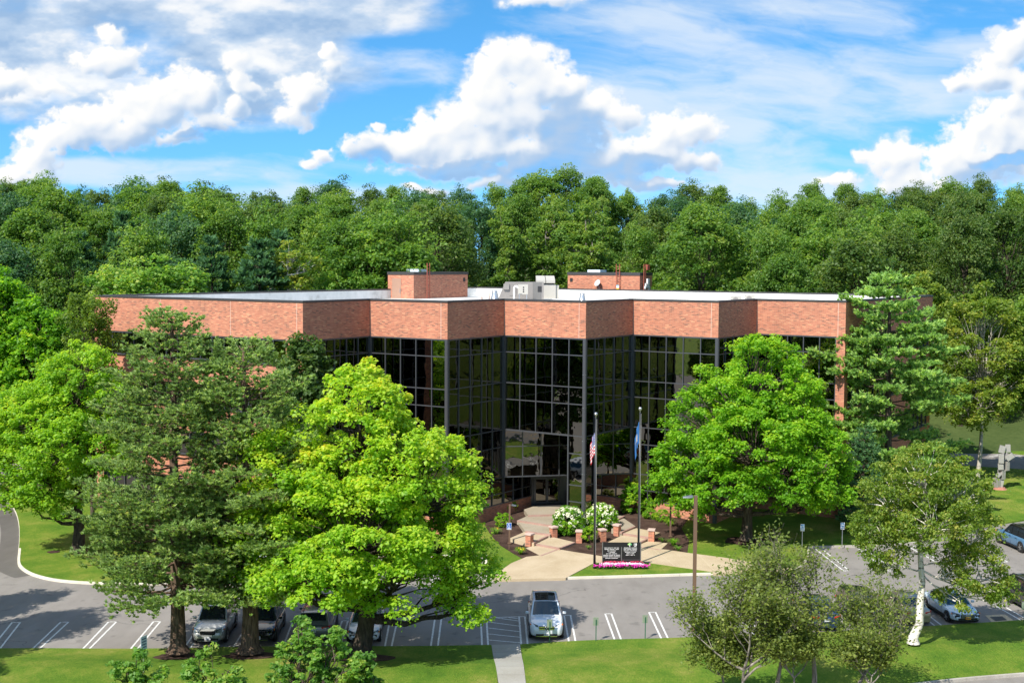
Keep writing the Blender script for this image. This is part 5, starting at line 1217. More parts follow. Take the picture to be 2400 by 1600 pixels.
def car(label, loc, heading, col, L=4.8, W=1.9, H=1.7, kind='suv', plate='w', rails=False, roof=None, grille='bars', rim=RIMM, group='cars parked in the lot', glassroof=False, lights='h', cladding=False, badge=None):
    """heading: unit vector the nose points along.  Local y runs towards the nose."""
    rz = math.atan2(-heading.x, heading.y)
    c = thing('parked_car', label, 'car', loc, rz, group); hw = W / 2
    suv = kind == 'suv'; belt = .60 * H if suv else .63 * H; hood = belt - (.03 if suv else .06); deck = belt + (.02 if suv else .02)
    Y = lambda t: -L / 2 + t * L
    if suv: ST = [(0, .80, .42, .80), (.012, .88, .34, belt - .06), (.05, .95, .28, belt), (.16, .995, .24, belt + .01), (.45, 1, .22, belt), (.68, 1, .22, hood + .03), (.80, .985, .23, hood), (.91, .95, .25, hood - .09), (.965, .87, .27, hood - .17), (.99, .78, .30, hood - .27), (1, .70, .36, hood - .36)]
    else: ST = [(0, .76, .42, .70), (.012, .86, .33, deck - .10), (.05, .94, .27, deck - .02), (.16, .99, .22, deck), (.42, 1, .20, belt), (.68, 1, .20, hood + .03), (.80, .98, .21, hood - .03), (.91, .93, .22, hood - .13), (.965, .84, .24, hood - .22), (.99, .72, .27, hood - .31), (1, .62, .33, hood - .38)]
    m = MB(); n = 0; rows_ = []
    for t, w, zb, zt in ST:
        a = hw * w; h = zt - zb
        half = [(a * .80, zb), (a * .955, zb + .05), (a * .985, zb + h * .28), (a, zb + h * .55), (a * .985, zb + h * .80), (a * .945, zt - .035), (a * .86, zt + .004), (a * .5, zt + .026), (0, zt + .034)]
        rows_.append([(x, Y(t), z) for x, z in half] + [(-x, Y(t), z) for x, z in half[-2::-1]])
    k = len(rows_[0]); vs = [p for r in rows_ for p in r]
    fs = [(i * k + j, (i + 1) * k + j, (i + 1) * k + j + 1, i * k + j + 1) for i in range(len(rows_) - 1) for j in range(k - 1)]
    fs += [tuple(range(k)), tuple(range((len(rows_) - 1) * k + k - 1, (len(rows_) - 1) * k - 1, -1))] + [(i * k, i * k + k - 1, (i + 1) * k + k - 1, (i + 1) * k) for i in range(len(rows_) - 1)]
    m.add(vs, fs); body = m.build('body', col, c, True); bevel(body, .012, 1, R(50))
    # cabin
    if suv: CB = [(.715, hood + .02, 0), (.575, H - .045, 1), (.40, H, 1), (.20, H - .015, 1), (.075, H - .075, 1), (.012, belt + .0, 0)]
    else: CB = [(.735, hood + .02, 0), (.565, H - .035, 1), (.46, H, 1), (.36, H - .02, 1), (.27, H - .09, 1), (.115, deck + .0, 0)]
    wb, wt = hw * .90, hw * (.735 if suv else .66); z0 = belt - .04
    def half_w(z): return wb + (wt - wb) * max(0, min(1, (z - z0) / (H - z0)))
    m = MB(); ring = []
    for t, z, up in CB:
        w = half_w(z); ring.append([(w, Y(t), z - (.03 if up else 0)), (w * .9, Y(t), z + (.0 if up else 0)), (0, Y(t), z + (.022 if up else .03)), (-w * .9, Y(t), z), (-w, Y(t), z - (.03 if up else 0))])
    vs = [p for r in ring for p in r]; base = [(s * wb, Y(t), z0) for t, z, u in CB for s in (1, -1)]
    fs = [(i * 5 + j, (i + 1) * 5 + j, (i + 1) * 5 + j + 1, i * 5 + j + 1) for i in range(5) for j in range(4)]; o = len(vs); nb_ = len(CB)
    for i in range(5): fs += [(i * 5, o + i * 2, o + (i + 1) * 2, (i + 1) * 5), (i * 5 + 4, (i + 1) * 5 + 4, o + (i + 1) * 2 + 1, o + i * 2 + 1)]
    m.add(vs + base, fs); cab = m.build('cabin', roof or col, c, True); bevel(cab, .02, 2, R(25))
    # glass
    def roofz(t):
        for i in range(len(CB) - 1):
            t1, z1, _ = CB[i]; t0, z0_, _ = CB[i + 1]
            if t0 <= t <= t1: return z0_ + (z1 - z0_) * (t - t0) / (t1 - t0)
        return CB[0][1]
    def plane(i, j, a, b, nm, wfrac=.88, mt=CGLASS, off=.012):
        (t1, z1, _), (t0, z0_, _) = CB[i], CB[j]; q = []
        nrm_ = Vector((0, -(z0_ - z1), (Y(t0) - Y(t1)) * 1)).normalized();
        if nrm_.z < 0: nrm_ = -nrm_
        for f in (a, b):
            t = t1 + (t0 - t1) * f; z = z1 + (z0_ - z1) * f; w = half_w(z) * wfrac; q.append((w, t, z))
        mm = MB(); P_ = []
        for (w, t, z) in q:
            for s in (1, .5, 0, -.5, -1): P_.append(Vector((w * s, Y(t), z + (.028 if abs(s) < .9 else .010))) + nrm_ * off)
        mm.add(P_, [(0, 1, 6, 5), (1, 2, 7, 6), (2, 3, 8, 7), (3, 4, 9, 8)]); return mm.build(nm, mt, c, True)
    plane(0, 1, .06, .95, 'windscreen'); plane(4, 5, .10, .66 if suv else .86, 'rear_window', .86)
    if glassroof: plane(1, 2, .03, .98, 'roof_glass', .80, ROOFGL, .022); plane(2, 3, .03, .75, 'roof_glass', .80, ROOFGL, .022)
    for s in (1, -1):
        for (ta, tb) in (((.655, .485), (.47, .31), (.295, .12)) if suv else ((.665, .475), (.46, .25))):
            zb = belt + .03; q = []
            for t in (ta, tb):
                zt = min(roofz(t) - .085, H - .11); zt = max(zt, zb + .05); q.append((t, zt))
            pt_ = [(ta, zb), (tb, zb), (tb, q[1][1]), (ta, q[0][1])]
            if (ta > .6): pt_ = [(ta + .02, zb), (tb, zb), (tb, q[1][1]), (ta - .05, min(roofz(ta - .05) - .07, H - .11)), (ta + .015, zb + .04)]
            mm = MB(); mm.add([(s * (half_w(z) + .007), Y(t), z) for t, z in pt_], [tuple(range(len(pt_)))]); mm.build('side_window', CGLASS, c)
        # mirror, handles, sill
        MB().box((s * (hw + .09), Y(.655), belt + .10), (.20, .12, .15)).build('mirror', col, c); bevel(SC.collection.objects[-1], .04, 2)
        MB().box((s * hw * .995, Y(.5), .30), (.04, L * .52, .12)).build('sill', BLKTRIM, c)
        for t in (.50, .33): MB().box((s * (hw * .99 + .008), Y(t), belt - .13), (.02, .17, .03)).build('door_handle', col if not suv else BLKTRIM, c)
        for t in (.665, .478, .30): MB().box((s * hw * .992, Y(t), .36 + (belt - .48) / 2 + .02), (.012, .012, belt - .50)).build('door_seam', BLKTRIM, c)
        if rails: MB().tube([(s * wt * .86, Y(.56), H - .03), (s * wt * .88, Y(.52), H + .06), (s * wt * .88, Y(.14), H + .05), (s * wt * .86, Y(.10), H - .03)], .022, 6).build('roof_rail', GALV if rails == 'g' else BLKTRIM, c)
        # lamps
        zl = hood - .20 if suv else hood - .22
        MB().add([(s * hw * .52, Y(.991), zl - .045), (s * hw * .74, Y(.974), zl - .06), (s * hw * .90, Y(.925), zl + .02), (s * hw * .88, Y(.90), zl + .11), (s * hw * .68, Y(.955), zl + .085), (s * hw * .50, Y(.985), zl + .05)], [(0, 1, 2, 3, 4, 5)] if s > 0 else [(5, 4, 3, 2, 1, 0)]).build('headlight', LENS, c)
        ob = SC.collection.objects[-1]; sol = ob.modifiers.new('thickness', 'SOLIDIFY'); sol.thickness = .05; sol.offset = 1
        MB().box((s * hw * .905, Y(.925), zl + .03), (.05, .10, .07), s * R(-20)).build('indicator', AMBER, c)
        MB().box((s * hw * .66, Y(.982), .50), (.26, .06, .13), s * R(-14)).build('fog_recess', BLKTRIM, c)
        zt_ = belt - .12
        MB().add([(s * hw * .50, Y(-.002), zt_ - .05), (s * hw * .80, Y(.0), zt_ - .09), (s * hw * .955, Y(.045), zt_ - .05), (s * hw * .95, Y(.06), zt_ + .08), (s * hw * .84, Y(.004), zt_ + .07), (s * hw * .50, Y(.0), zt_ + .03)], [(5, 4, 3, 2, 1, 0)] if s > 0 else [(0, 1, 2, 3, 4, 5)]).build('tail_light', REDL, c)
        ob = SC.collection.objects[-1]; sol = ob.modifiers.new('thickness', 'SOLIDIFY'); sol.thickness = .05; sol.offset = 1
        # wheels
        rw_ = .215 * H if suv else .225 * H
        for t in (.185, .815):
            ar = MB().tube([(s * (hw - .16), Y(t), rw_ + .01), (s * (hw + .006), Y(t), rw_ + .01)], rw_ * 1.17, 24); ar.build('wheel_arch', BLKTRIM, c)
            wh = MB().tube([(s * (hw - .20), Y(t), rw_), (s * (hw - .17), Y(t), rw_), (s * (hw - .02), Y(t), rw_), (s * (hw + .014), Y(t), rw_)], [rw_ * .94, rw_, rw_, rw_ * .95], 24).build('wheel', TYRE, c, True); bevel(wh, .01, 1)
            rm = MB().tube([(s * (hw + .012), Y(t), rw_), (s * (hw + .022), Y(t), rw_)], rw_ * .66, 20)
            rm.build('rim', BLKTRIM, wh)
            sp_ = MB()
            for q in range(5):
                a = q * 2 * math.pi / 5; sp_.box((s * (hw + .026), Y(t) + math.cos(a) * rw_ * .34, rw_ + math.sin(a) * rw_ * .34), (.012, rw_ * .62, rw_ * .16), 0, a, 0)
            sp_.tube([(s * (hw + .018), Y(t), rw_), (s * (hw + .034), Y(t), rw_)], rw_ * .16, 10); sp_.build('spokes', rim, wh)
    # nose and tail
    zg = hood - .32
    g = MB().box((0, Y(.994), zg + .02), (W * .46, .07, .24)).build('grille', BLKTRIM, c); bevel(g, .04, 2)
    if grille == 'bars':
        for z in (-.05, .03, .10): MB().box((0, Y(.994) + .042, zg + z), (W * .43, .015, .025)).build('grille_bar', CHROME, g)
    elif grille == 'slots':
        for x in range(-3, 4): MB().box((x * .11, Y(.994) + .042, zg + .02), (.035, .015, .2)).build('grille_slot', CHROME, g)
    elif grille == 'two':
        for z in (-.03, .08): MB().box((0, Y(.994) + .042, zg + z), (W * .44, .02, .045)).build('grille_bar', CHROME, g)
        MB().tube([(0, Y(.994) + .03, zg + .02), (0, Y(.994) + .055, zg + .02)], .125, 20).build('badge_disc', BLKTRIM, g)
        st_ = MB()
        for a in (90, 210, 330): st_.add([(.0, Y(.994) + .07, zg + .02), (math.cos(R(a - 60)) * .022, Y(.994) + .064, zg + .02 + math.sin(R(a - 60)) * .022), (math.cos(R(a)) * .11, Y(.994) + .062, zg + .02 + math.sin(R(a)) * .11), (math.cos(R(a + 60)) * .022, Y(.994) + .064, zg + .02 + math.sin(R(a + 60)) * .022)], [(0, 1, 2), (0, 2, 3)])
        rg_ = [(.118 * math.cos(q * math.pi / 10), Y(.994) + .062, zg + .02 + .118 * math.sin(q * math.pi / 10)) for q in range(21)]; st_.tube(rg_, .009, 5, False)
        st_.build('star_emblem', CHROME, g)
    elif grille == 'rings':
        for z in (-.08, -.04, 0, .04, .08, .12): MB().box((0, Y(.994) + .042, zg + z), (W * .43, .012, .012)).build('grille_bar', GALV, g)
        rr = MB()
        for q in range(4): rr.tube([(.075 * (q - 1.5) + .05 * math.cos(a * math.pi / 8), Y(.994) + .055, zg + .07 + .05 * math.sin(a * math.pi / 8)) for a in range(17)], .008, 5, False)
        rr.build('ring_emblem', CHROME, g)
    MB().box((0, Y(.992), .36), (W * .62, .09, .13)).build('lower_intake', BLKTRIM, c)
    if grille in ('two', 'bars', 'slots'): MB().box((0, Y(.995), .29), (W * .60, .08, .04)).build('skid_plate', CHROME if grille != 'bars' else col, c)
    MB().box((0, Y(.006), .36), (W * .80, .10, .20)).build('rear_bumper', BLKTRIM if (cladding or suv) else col, c)
    for yy, f in ((Y(1.0) + .045 if grille != 'none' else Y(1.0) + .02, 1), (Y(0) - .03, -1)):
        zp = .43 if f == 1 else belt - .28
        p_ = MB().box((0, yy, zp), (.31, .02, .16)).build('number_plate', PLATEW if plate == 'w' else PLATEO, c)
        ch_ = MB()
        for q in range(6): ch_.box((-.10 + q * .04 + (.012 if q > 2 else 0), yy + f * .012, zp - .01), (.022, .004, .07))
        ch_.build('plate_characters', INKB, p_)
    return c
WHT = paint('pearl_white_paint', (.60, .64, .70)); SIL = paint('silver_paint', (.46, .47, .46), .5, .3); BLK = paint('black_car_paint', (.010, .010, .012)); GRY = paint('mid_grey_paint', (.17, .185, .195), .5, .3); BLUD = paint('dark_blue_paint', (.012, .025, .075)); GLD = paint('champagne_paint', (.42, .35, .25), .45, .3); ICE = paint('ice_white_paint', (.52, .61, .70)); BLU = paint('steel_blue_paint', (.075, .165, .29), .0)
def park(front_px, far_px, near_px, nose_in=True):
    """nose (or tail) at front_px, lined up with a bay line"""
    d = (at(*near_px) - at(*far_px)).normalized(); p = at(*front_px); return p, d
def place_car(label, px, line, L, nose_to_kerb=True, **kw):
    p, d = park(px, *line); c = p - d * (L / 2 - .02); return car(label, (c.x, c.y, 0), d if nose_to_kerb else -d, L=L, **kw)
place_car('white SUV with a star emblem and dark glass roof, alone beside the hatched aisle', (1281, 1502), ((1337, 1440.5), (1349, 1503)) , 4.92, W=1.95, H=1.78, col=WHT, grille='two', glassroof=True)
place_car('silver SUV with roof rails, nose to the lawn between the two pines', (487, 1513), ((475, 1455), (431, 1518)), 4.68, W=1.84, H=1.74, col=SIL, grille='bars', rails='g')
place_car('black SUV with a slotted grille behind the thicker pine trunk', (604, 1511), ((585, 1454.6), (546, 1517.5)), 4.62, W=1.86, H=1.66, col=BLK, grille='slots', rim=mat('dark_rim', (.09, .09, .1), .35, .8))
place_car('grey SUV parked tail to the lawn, red tail lights showing through the maple leaves', (734, 1509), ((802, 1453.6), (781, 1516)), 4.85, False, W=1.93, H=1.75, col=GRY, rails='b')
place_car('white low sedan with a smooth grille-less nose behind the maple trunk', (851, 1511), ((802, 1453.6), (781, 1516)), 4.70, W=1.86, H=1.45, kind='sedan', col=WHT, grille='none', glassroof=True)
place_car('dark blue car with a red tail light, half hidden by the half bare tree', (1938, 1480), ((1924, 1421), (1984, 1477.5)), 4.55, False, W=1.8, H=1.55, kind='sedan', col=BLUD)
place_car('black compact SUV, nose to the lawn, between the dark blue car and the gold sedan', (2043, 1474), ((2025, 1418), (2092, 1472)), 4.35, W=1.80, H=1.66, col=BLK, grille='bars', rails='b')
place_car('champagne gold sedan parked tail to the lawn beside the birch trunk', (2151, 1467), ((2127, 1416), (2193, 1467)), 4.80, False, W=1.80, H=1.47, kind='sedan', col=GLD, plate='o')
place_car('ice white coupe with four rings on its grille and an orange number plate', (2268, 1464), ((2326, 1414.5), (2396, 1454.5)), 4.68, W=1.86, H=1.38, kind='sedan', col=ICE, plate='o', grille='rings')
place_car('black boxy SUV cut off by the right edge of the picture, near the drain', (2472, 1450), ((2326, 1414.5), (2396, 1454.5)), 4.6, W=1.9, H=1.78, col=BLK, rails='b', cladding=True, grille='slots')
place_car('steel blue SUV with a black roof at the back kerb on the right', (2436, 1300), ((2285, 1280), (2362, 1316)), 5.05, False, W=2.0, H=1.78, col=BLU, roof=BLK, rails='b', cladding=True)
place_car('black car beyond the steel blue SUV at the right edge', (2540, 1283), ((2285, 1280), (2362, 1316)), 4.7, False, W=1.85, H=1.5, kind='sedan', col=BLK)
place_car('white SUV backed into the recessed bay, glimpsed between pine and maple', (612, 1346), ((640, 1311), (632, 1369)), 4.8, W=1.9, H=1.75, col=WHT, grille='bars')
# cars out of the frame that the glass mirrors

# ------------------------------------------------------------------ flagpoles and flags
STEELP = mat('dark_steel_pole', (.045, .048, .055), .35, .5); BALL = mat('brushed_ball', (.62, .62, .62), .25, .9)
def us_fn(T, b):
    uv = T.new('ShaderNodeUVMap'); sp = T.new('ShaderNodeSeparateXYZ'); T.put(sp.inputs[0], uv.outputs[0]); u, v = sp.outputs[0], sp.outputs[1]
    st = T.math('LESS_THAN', T.math('MODULO', T.math('MULTIPLY', T.math('SUBTRACT', 1.0, v), 6.5), 1.0), .5)
    c = T.mix(st, (.72, .72, .74), (.55, .03, .05)); can = T.math('MULTIPLY', T.math('LESS_THAN', u, .42), T.math('GREATER_THAN', v, 6 / 13))
    vo = T.new('ShaderNodeTexVoronoi'); vo.inputs['Randomness'].default_value = 0; cb = T.new('ShaderNodeCombineXYZ'); T.put(cb.inputs[0], T.math('MULTIPLY', u, 18)); T.put(cb.inputs[1], T.math('MULTIPLY', v, 13)); T.put(vo.inputs[0], cb.outputs[0]); vo.inputs['Scale'].default_value = 1
    T.put(b.inputs['Base Color'], T.mix(can, c, T.mix(T.math('LESS_THAN', vo.outputs[0], .3), (.03, .05, .25), (.75, .75, .78))))
def ny_fn(T, b):
    uv = T.new('ShaderNodeUVMap'); sp = T.new('ShaderNodeSeparateXYZ'); T.put(sp.inputs[0], uv.outputs[0]); u, v = sp.outputs[0], sp.outputs[1]
    def el(cu, cv, ru, rv):
        a = T.math('DIVIDE', T.math('SUBTRACT', u, cu), ru); d = T.math('DIVIDE', T.math('SUBTRACT', v, cv), rv); return T.math('LESS_THAN', T.math('MULTIPLY_ADD', a, a, T.math('MULTIPLY', d, d)), 1.0)
    c = T.mix(el(.52, .60, .10, .10), (.025, .13, .36), (.75, .42, .22))
    for e, k in ((el(.38, .52, .05, .16), (.75, .72, .66)), (el(.66, .52, .05, .16), (.72, .55, .20)), (el(.52, .34, .20, .035), (.78, .78, .78)), (el(.52, .73, .07, .05), (.70, .62, .40))): c = T.mix(e, c, k)
    T.put(b.inputs['Base Color'], c)
def flagpole(loc, top, label, flabel, fmat, ztop, drop, side, wid):
    fp_ = thing('flagpole', label, 'flagpole', loc, 0, 'flagpoles before the entrance'); h = top
    MB().tube([(0, 0, 0), (0, 0, h * .4), (0, 0, h)], [.085, .075, .045], 12).build('pole', STEELP, fp_, True); MB().cyl((0, 0, 0), .14, .05, 14).build('base_collar', STEELP, fp_)
    MB().tube([(0, 0, h), (0, 0, h + .12)], .035, 8).build('truck', BALL, fp_)
    s_ = MB(); n = 10; s_.lathe((0, 0, h + .12), [(.125 * math.sin(math.pi * i / n) + .001, .125 - .125 * math.cos(math.pi * i / n)) for i in range(n + 1)], 16); s_.build('ball', BALL, fp_, True)
    MB().tube([(.07, -.05, .9), (.065, -.045, h - .1)], .008, 4).build('halyard', mat('rope', (.5, .5, .48), .8), fp_)
    f = thing('flag', flabel, 'flag', (loc[0], loc[1], loc[2] + ztop), 0, 'flags hanging limp on their poles')
    me = bpy.data.meshes.new('cloth'); nu, nv = 28, 26; vs = []; uvs = []
    for j in range(nv + 1):
        v = j / nv
        for i in range(nu + 1):
            u = i / nu; fold = math.sin(u * 15 + v * 1.2) * .055 * (u ** .5); x = .06 + wid * (u ** .7) * (.55 + .45 * math.sin(math.pi * (.25 + .6 * (1 - v) * .8 + u * .15))) * .9; z = -(1 - v) * 1.5 * (1 - .12 * u) - u * drop * (.55 + .45 * u)
            vs.append((side * (x + .35 * fold), -.05 + fold * 1.3, z)); uvs.append((u, v))
    fs = [(j * (nu + 1) + i, j * (nu + 1) + i + 1, (j + 1) * (nu + 1) + i + 1, (j + 1) * (nu + 1) + i) for j in range(nv) for i in range(nu)]
    me.from_pydata(vs, [], fs); uvl = me.uv_layers.new(name='UVMap')
    for lp in me.loops: uvl.data[lp.index].uv = uvs[lp.vertex_index]
    me.polygons.foreach_set('use_smooth', [True] * len(me.polygons)); link('cloth', me, fmat, f)
flagpole((5.75, 85.4, .2), 10.35, 'dark flagpole with the striped flag, left of the directory sign', 'red and white striped flag with a starred blue corner, hanging limp', mat('striped_flag_cloth', rough=.8, fn=us_fn), 9.3, 1.0, -1, .36)
flagpole((8.92, 86.9, .2), 10.55, 'dark flagpole with the blue flag, behind the right end of the directory sign', 'blue state flag with a coat of arms, hanging limp', mat('blue_flag_cloth', rough=.8, fn=ny_fn), 9.9, 1.5, -1, .34)

# ------------------------------------------------------------------ directory sign and its flower bed
BRD = mat('black_sign_board', (.012, .012, .013), .35); LET = mat('white_sign_lettering', (.80, .80, .80), .5)
sl, sr = at(1411, 1326, .15), at(1502, 1326, .15); sw = (sr - sl).length; sc_ = (sl + sr) / 2
sgn = thing('directory_sign', 'black directory board with white lettering, a green tree logo and the number 18', 'sign', (sc_.x, sc_.y, .15), math.atan2(sr.y - sl.y, sr.x - sl.x))
k = sw / 91.0                                                     # metres per picture pixel here
def bx(x0, x1, y0, y1, d, yy=0): return MB().box(((x0 + x1) / 2 * k - sw / 2, yy, (76 - (y0 + y1) / 2) * k), ((x1 - x0) * k, d, (y1 - y0) * k))
bx(1.8, 44.2, 20.5, 73.5, .10).build('left_board', BRD, sgn); bx(46, 89, 20.5, 73.5, .10).build('right_board', BRD, sgn); bx(1.8, 89, 20.0, 30.0, .104, .0).build('header_board', BRD, sgn)
for (x0, x1, y0) in ((0, 1.6, 19.5), (44.2, 46, 30), (89, 91, 19)): bx(x0, x1, y0, 84, .13).build('post', GALV if False else mat('sign_post_grey', (.20, .20, .195), .4, .5), sgn)
for (x0, x1, y) in ((2.5, 44, 67.3), (46.5, 88.5, 60.2)): bx(x0, x1, y, y + 1.0, .012, -.052).build('divider', mat('sign_divider', (.10, .10, .10), .5), sgn)
def text(body, size, loc, parent, name='lettering', m=LET, sx=1.0):
    cu = bpy.data.curves.new(name, 'FONT'); cu.body = body; cu.size = size; cu.align_x = 'CENTER'; cu.align_y = 'CENTER'; cu.extrude = .004; cu.offset = size * .02
    o = bpy.data.objects.new(name, cu); COL.objects.link(o); o.parent = parent; o.location = loc; o.rotation_euler = (R(90), 0, 0); cu.materials.append(m); bpy.context.view_layer.update(); dg = bpy.context.evaluated_depsgraph_get(); me = bpy.data.meshes.new_from_object(o.evaluated_get(dg)); q = link(name, me, None, parent, loc, (R(90), 0, 0)); bpy.data.objects.remove(o); return q
text('1', 8.2 * k, (74.6 * k - sw / 2, -.06, (76 - 24.3) * k), sgn, 'numeral'); text('8', 8.2 * k, (78.9 * k - sw / 2, -.06, (76 - 24.3) * k), sgn, 'numeral')
bx(74.5, 79.5, 28.2, 29.4, .01, -.056).build('small_print', LET, sgn)
# lines of small print: the rows, word lengths and gaps of the board (too small in the picture to read)
LIN = [(5, 39, 32.2, (6, 9, 2, 5, 5)), (5, 39, 35.6, (9, 10, 1, 6)), (12, 32, 39, (4, 10)), (15, 30, 42.5, (1, 9)), (9.3, 34.6, 46, (3, 5, 9)), (2.3, 41.8, 49.4, (9, 9, 3, 8)), (2.3, 41.8, 52.9, (9, 8, 12)), (7.2, 37, 56.4, (9, 11)),
       (50.5, 81, 32.2, (12, 9)), (50.5, 81, 35.4, (5, 8, 9)), (50.5, 81, 38.8, (9, 11)), (53.3, 78.3, 42.2, (10, 1, 6)), (56.5, 75, 45.7, (6, 1, 5)), (55, 76.5, 49.1, (6, 1, 5, 2))]
for x0, x1, y, ws in LIN:
    tot = sum(ws) + (len(ws) - 1) * 1.2; u = (x1 - x0) / tot; x = x0; mm = MB()
    for w in ws:
        for q in range(w):
            rl_ = random.Random(int(x * 100)).random(); mm.box(((x + u * .42) * k - sw / 2, -.054, (76 - y) * k), (u * .66 * k, .006, 1.5 * k * (.8 + .2 * rl_))); x += u
        x += u * 1.2
    mm.build('small_print', LET, sgn)['kind'] = 'stuff'
G1, G2, G3 = mat('logo_light_green', (.36, .60, .22), .5), mat('logo_dark_green', (.06, .32, .14), .5), LET
lx, lz = 64.3 * k - sw / 2, (76 - 24.2) * k
for (dx, dz, r, m_) in ((-2.7, .3, 2.2, G1), (2.7, .2, 2.2, G2), (0, 1.8, 2.4, G1), (0, -.2, 1.6, G2)): MB().tube([(lx + dx * k, -.050 - .002 * r, lz + dz * k), (lx + dx * k, -.056 - .002 * r, lz + dz * k)], r * k, 14).build('logo_leaf', m_, sgn)
MB().box((lx, -.060, lz - 3.0 * k), (1.6 * k, .006, 4.2 * k)).build('logo_trunk', G3, sgn)
def blossoms(root, name, cen, rad, n, size, mts, seed, zlo=-.2):
    rng = np.random.RandomState(seed); d = rand_dirs(rng, n); d[:, 2] = np.where(d[:, 2] < zlo, -d[:, 2], d[:, 2]); P = np.array(cen) + d * np.array(rad) * rng.uniform(.92, 1.08, (n, 1))
    for i, mt in enumerate(mts):
        q = P[i::len(mts)]; dd = d[i::len(mts)]; m_ = 9; PP = (q[:, None, :] + rng.normal(0, size * .38, (len(q), m_, 3))).reshape(-1, 3); N = nrmz(np.repeat(dd, m_, 0) + rng.normal(0, .5, PP.shape) + np.array([0, -.2, .4]))
        L_ = np.full(len(PP), size * .75) * rng.uniform(.7, 1.2, len(PP)); V_, F_, _ = leaf_faces(rng, PP, N, L_, L_ * .9, np.full(len(PP), .5)); link(name, np_mesh(name, V_, F_, mt), None, root)
fl = thing('flower_bed', 'strip of pink, white and crimson flowers at the foot of the directory sign', 'flowers', (sc_.x, sc_.y - .5, .14), sgn.rotation_euler.z)
rf = np.random.RandomState(5)
def strip_leaves(n, sz, mt, nm, y0, y1, z0, z1, xs=(-1.75, 1.75), clump=None):
    P = np.stack([rf.uniform(*xs, n), rf.uniform(y0, y1, n), rf.uniform(z0, z1, n)], 1)
    if clump is not None: P[:, 0] = rf.choice(clump, n) + rf.normal(0, .17, n)
    N = nrmz(rf.normal(0, .5, P.shape) + np.array([0, -.3, .9])); L_ = rf.uniform(.7, 1.2, n) * sz; V_, F_, t_ = leaf_faces(rf, P, N, L_, L_ * .9, np.clip(rf.normal(.5, .15, n), 0, 1)); link(nm, np_mesh(nm, V_, F_, mt, t_), None, fl)
strip_leaves(2600, .10, LM_MID, 'leaves', -.35, .75, 0, .22)
strip_leaves(520, .10, mat('magenta_petal', (.62, .03, .36), .6), 'magenta_flowers', -.42, -.05, .16, .30, clump=[-1.65, -.95, .05, -.1, .85, .95, 1.45, -.2])
strip_leaves(560, .10, mat('pink_white_petal', (.78, .55, .72), .6), 'pale_flowers', -.2, .12, .22, .36, clump=[-1.0, -.85, -.35, .15, .45, .8, 1.2, -1.15])
strip_leaves(420, .10, mat('crimson_petal', (.45, .02, .07), .6), 'crimson_flowers', .25, .6, .25, .38, clump=[-1.1, -.8, -.5, -.3, .1, .5, .7, 1.1])

# ------------------------------------------------------------------ shrubs and small plants
def shrub(label, px, z, rx, rz_, leafm, seed, name='shrub', n=60, leaf=.10, per=26, sub=5, cr=.26, group=None, clip=False, cat='shrub', tint0=.5):
    p = at(*px, z); rng = np.random.RandomState(seed); o = thing(name, label, cat, (p.x, p.y, z - .03), 0, group)
    lob = [(0, 0, rz_ * .95, rx, rx, rz_)] if clip else [(0, 0, rz_ * .9, rx * .8, rx * .8, rz_), (-rx * .5, 0, rz_ * .7, rx * .5, rx * .6, rz_ * .65), (rx * .5, .1, rz_ * .75, rx * .5, rx * .6, rz_ * .7), (0, -rx * .4, rz_ * .6, rx * .6, rx * .5, rz_ * .6)]
    C, O, D = clumps_on_lobes(rng, lob, n, .8, .02, -.75); cl_ = crown_leaves(rng, C, D, cr, sub, per, leaf, droop=.15, tint0=tint0)
    st_ = [(curve((0, 0, 0), c * .8, .0, 3), .018, .006, 3) for c in C[:14]]; return finish_tree(o, st_, cl_, BARK, leafm)
for (px, lab, sd_) in (((1334, 1250), 'left of two round hydrangeas thick with white flower heads', 1), ((1410, 1241), 'right of two round hydrangeas thick with white flower heads', 2)):
    o = shrub(lab, px, .25, 1.12, 1.02, LM_BRT, 200 + sd_, 'hydrangea', 90, .13, 26, 5, .30, 'white hydrangeas flanking the corner post', True)
    blossoms(o, 'flower_heads', (0, 0, .98), (1.15, 1.15, 1.06), 250, .13, [mat('cream_flower', (.70, .72, .52), .7)], 300 + sd_, -.35)
SH = [((1172, 1203), .3, 1.35, .95, LM_BRT, 'bright green spreading shrub at the low wall left of the doors', 90, .16, False), ((1146, 1213), .3, .75, .5, LM_YEL, 'low clipped olive shrub, leftmost at the bed edge', 50, .07, True), ((1180, 1234), .28, .60, .58, LM_BRT, 'round clipped green shrub under the bright spreading shrub', 60, .07, True),
      ((1483, 1206), .3, 1.0, 1.45, LM_BRT, 'tall bright shrub against the low brick wall right of the hydrangeas', 90, .15, False), ((1535, 1202), .35, 1.25, 1.1, LM_BRT, 'broad bright shrub behind the blue flagpole', 90, .15, False), ((1580, 1200), .35, 1.15, 1.0, LM_BRT, 'bright shrub under the edge of the bright green maple', 80, .15, False),
      ((1522, 1218), .3, .50, .48, LM_BRT, 'left of two small clipped globe shrubs in the bark bed', 60, .06, True), ((1552, 1223), .3, .58, .52, LM_BRT, 'right of two small clipped globe shrubs in the bark bed', 60, .06, True), ((1380, 1268), .25, .52, .55, LM_YEL, 'small lime green shrub between the two middle brick pillars', 60, .08, True),
      ((1350, 1200), .4, .7, .55, LM_OLV, 'dull pinkish green shrub behind the left hydrangea', 40, .09, False), ((2068, 1497), .3, .85, .85, LM_DRK, 'small dark round bush on the lawn left of the birch', 60, .10, False)]
for i, (px, z, rx, rz_, lm, lab, n, lf, clip) in enumerate(SH): shrub(lab, px, z, rx, rz_, lm, 220 + i, 'shrub' if not clip else 'clipped_shrub', n, lf, 22, 5, .24 if not clip else .17, None, clip, tint0=.55)
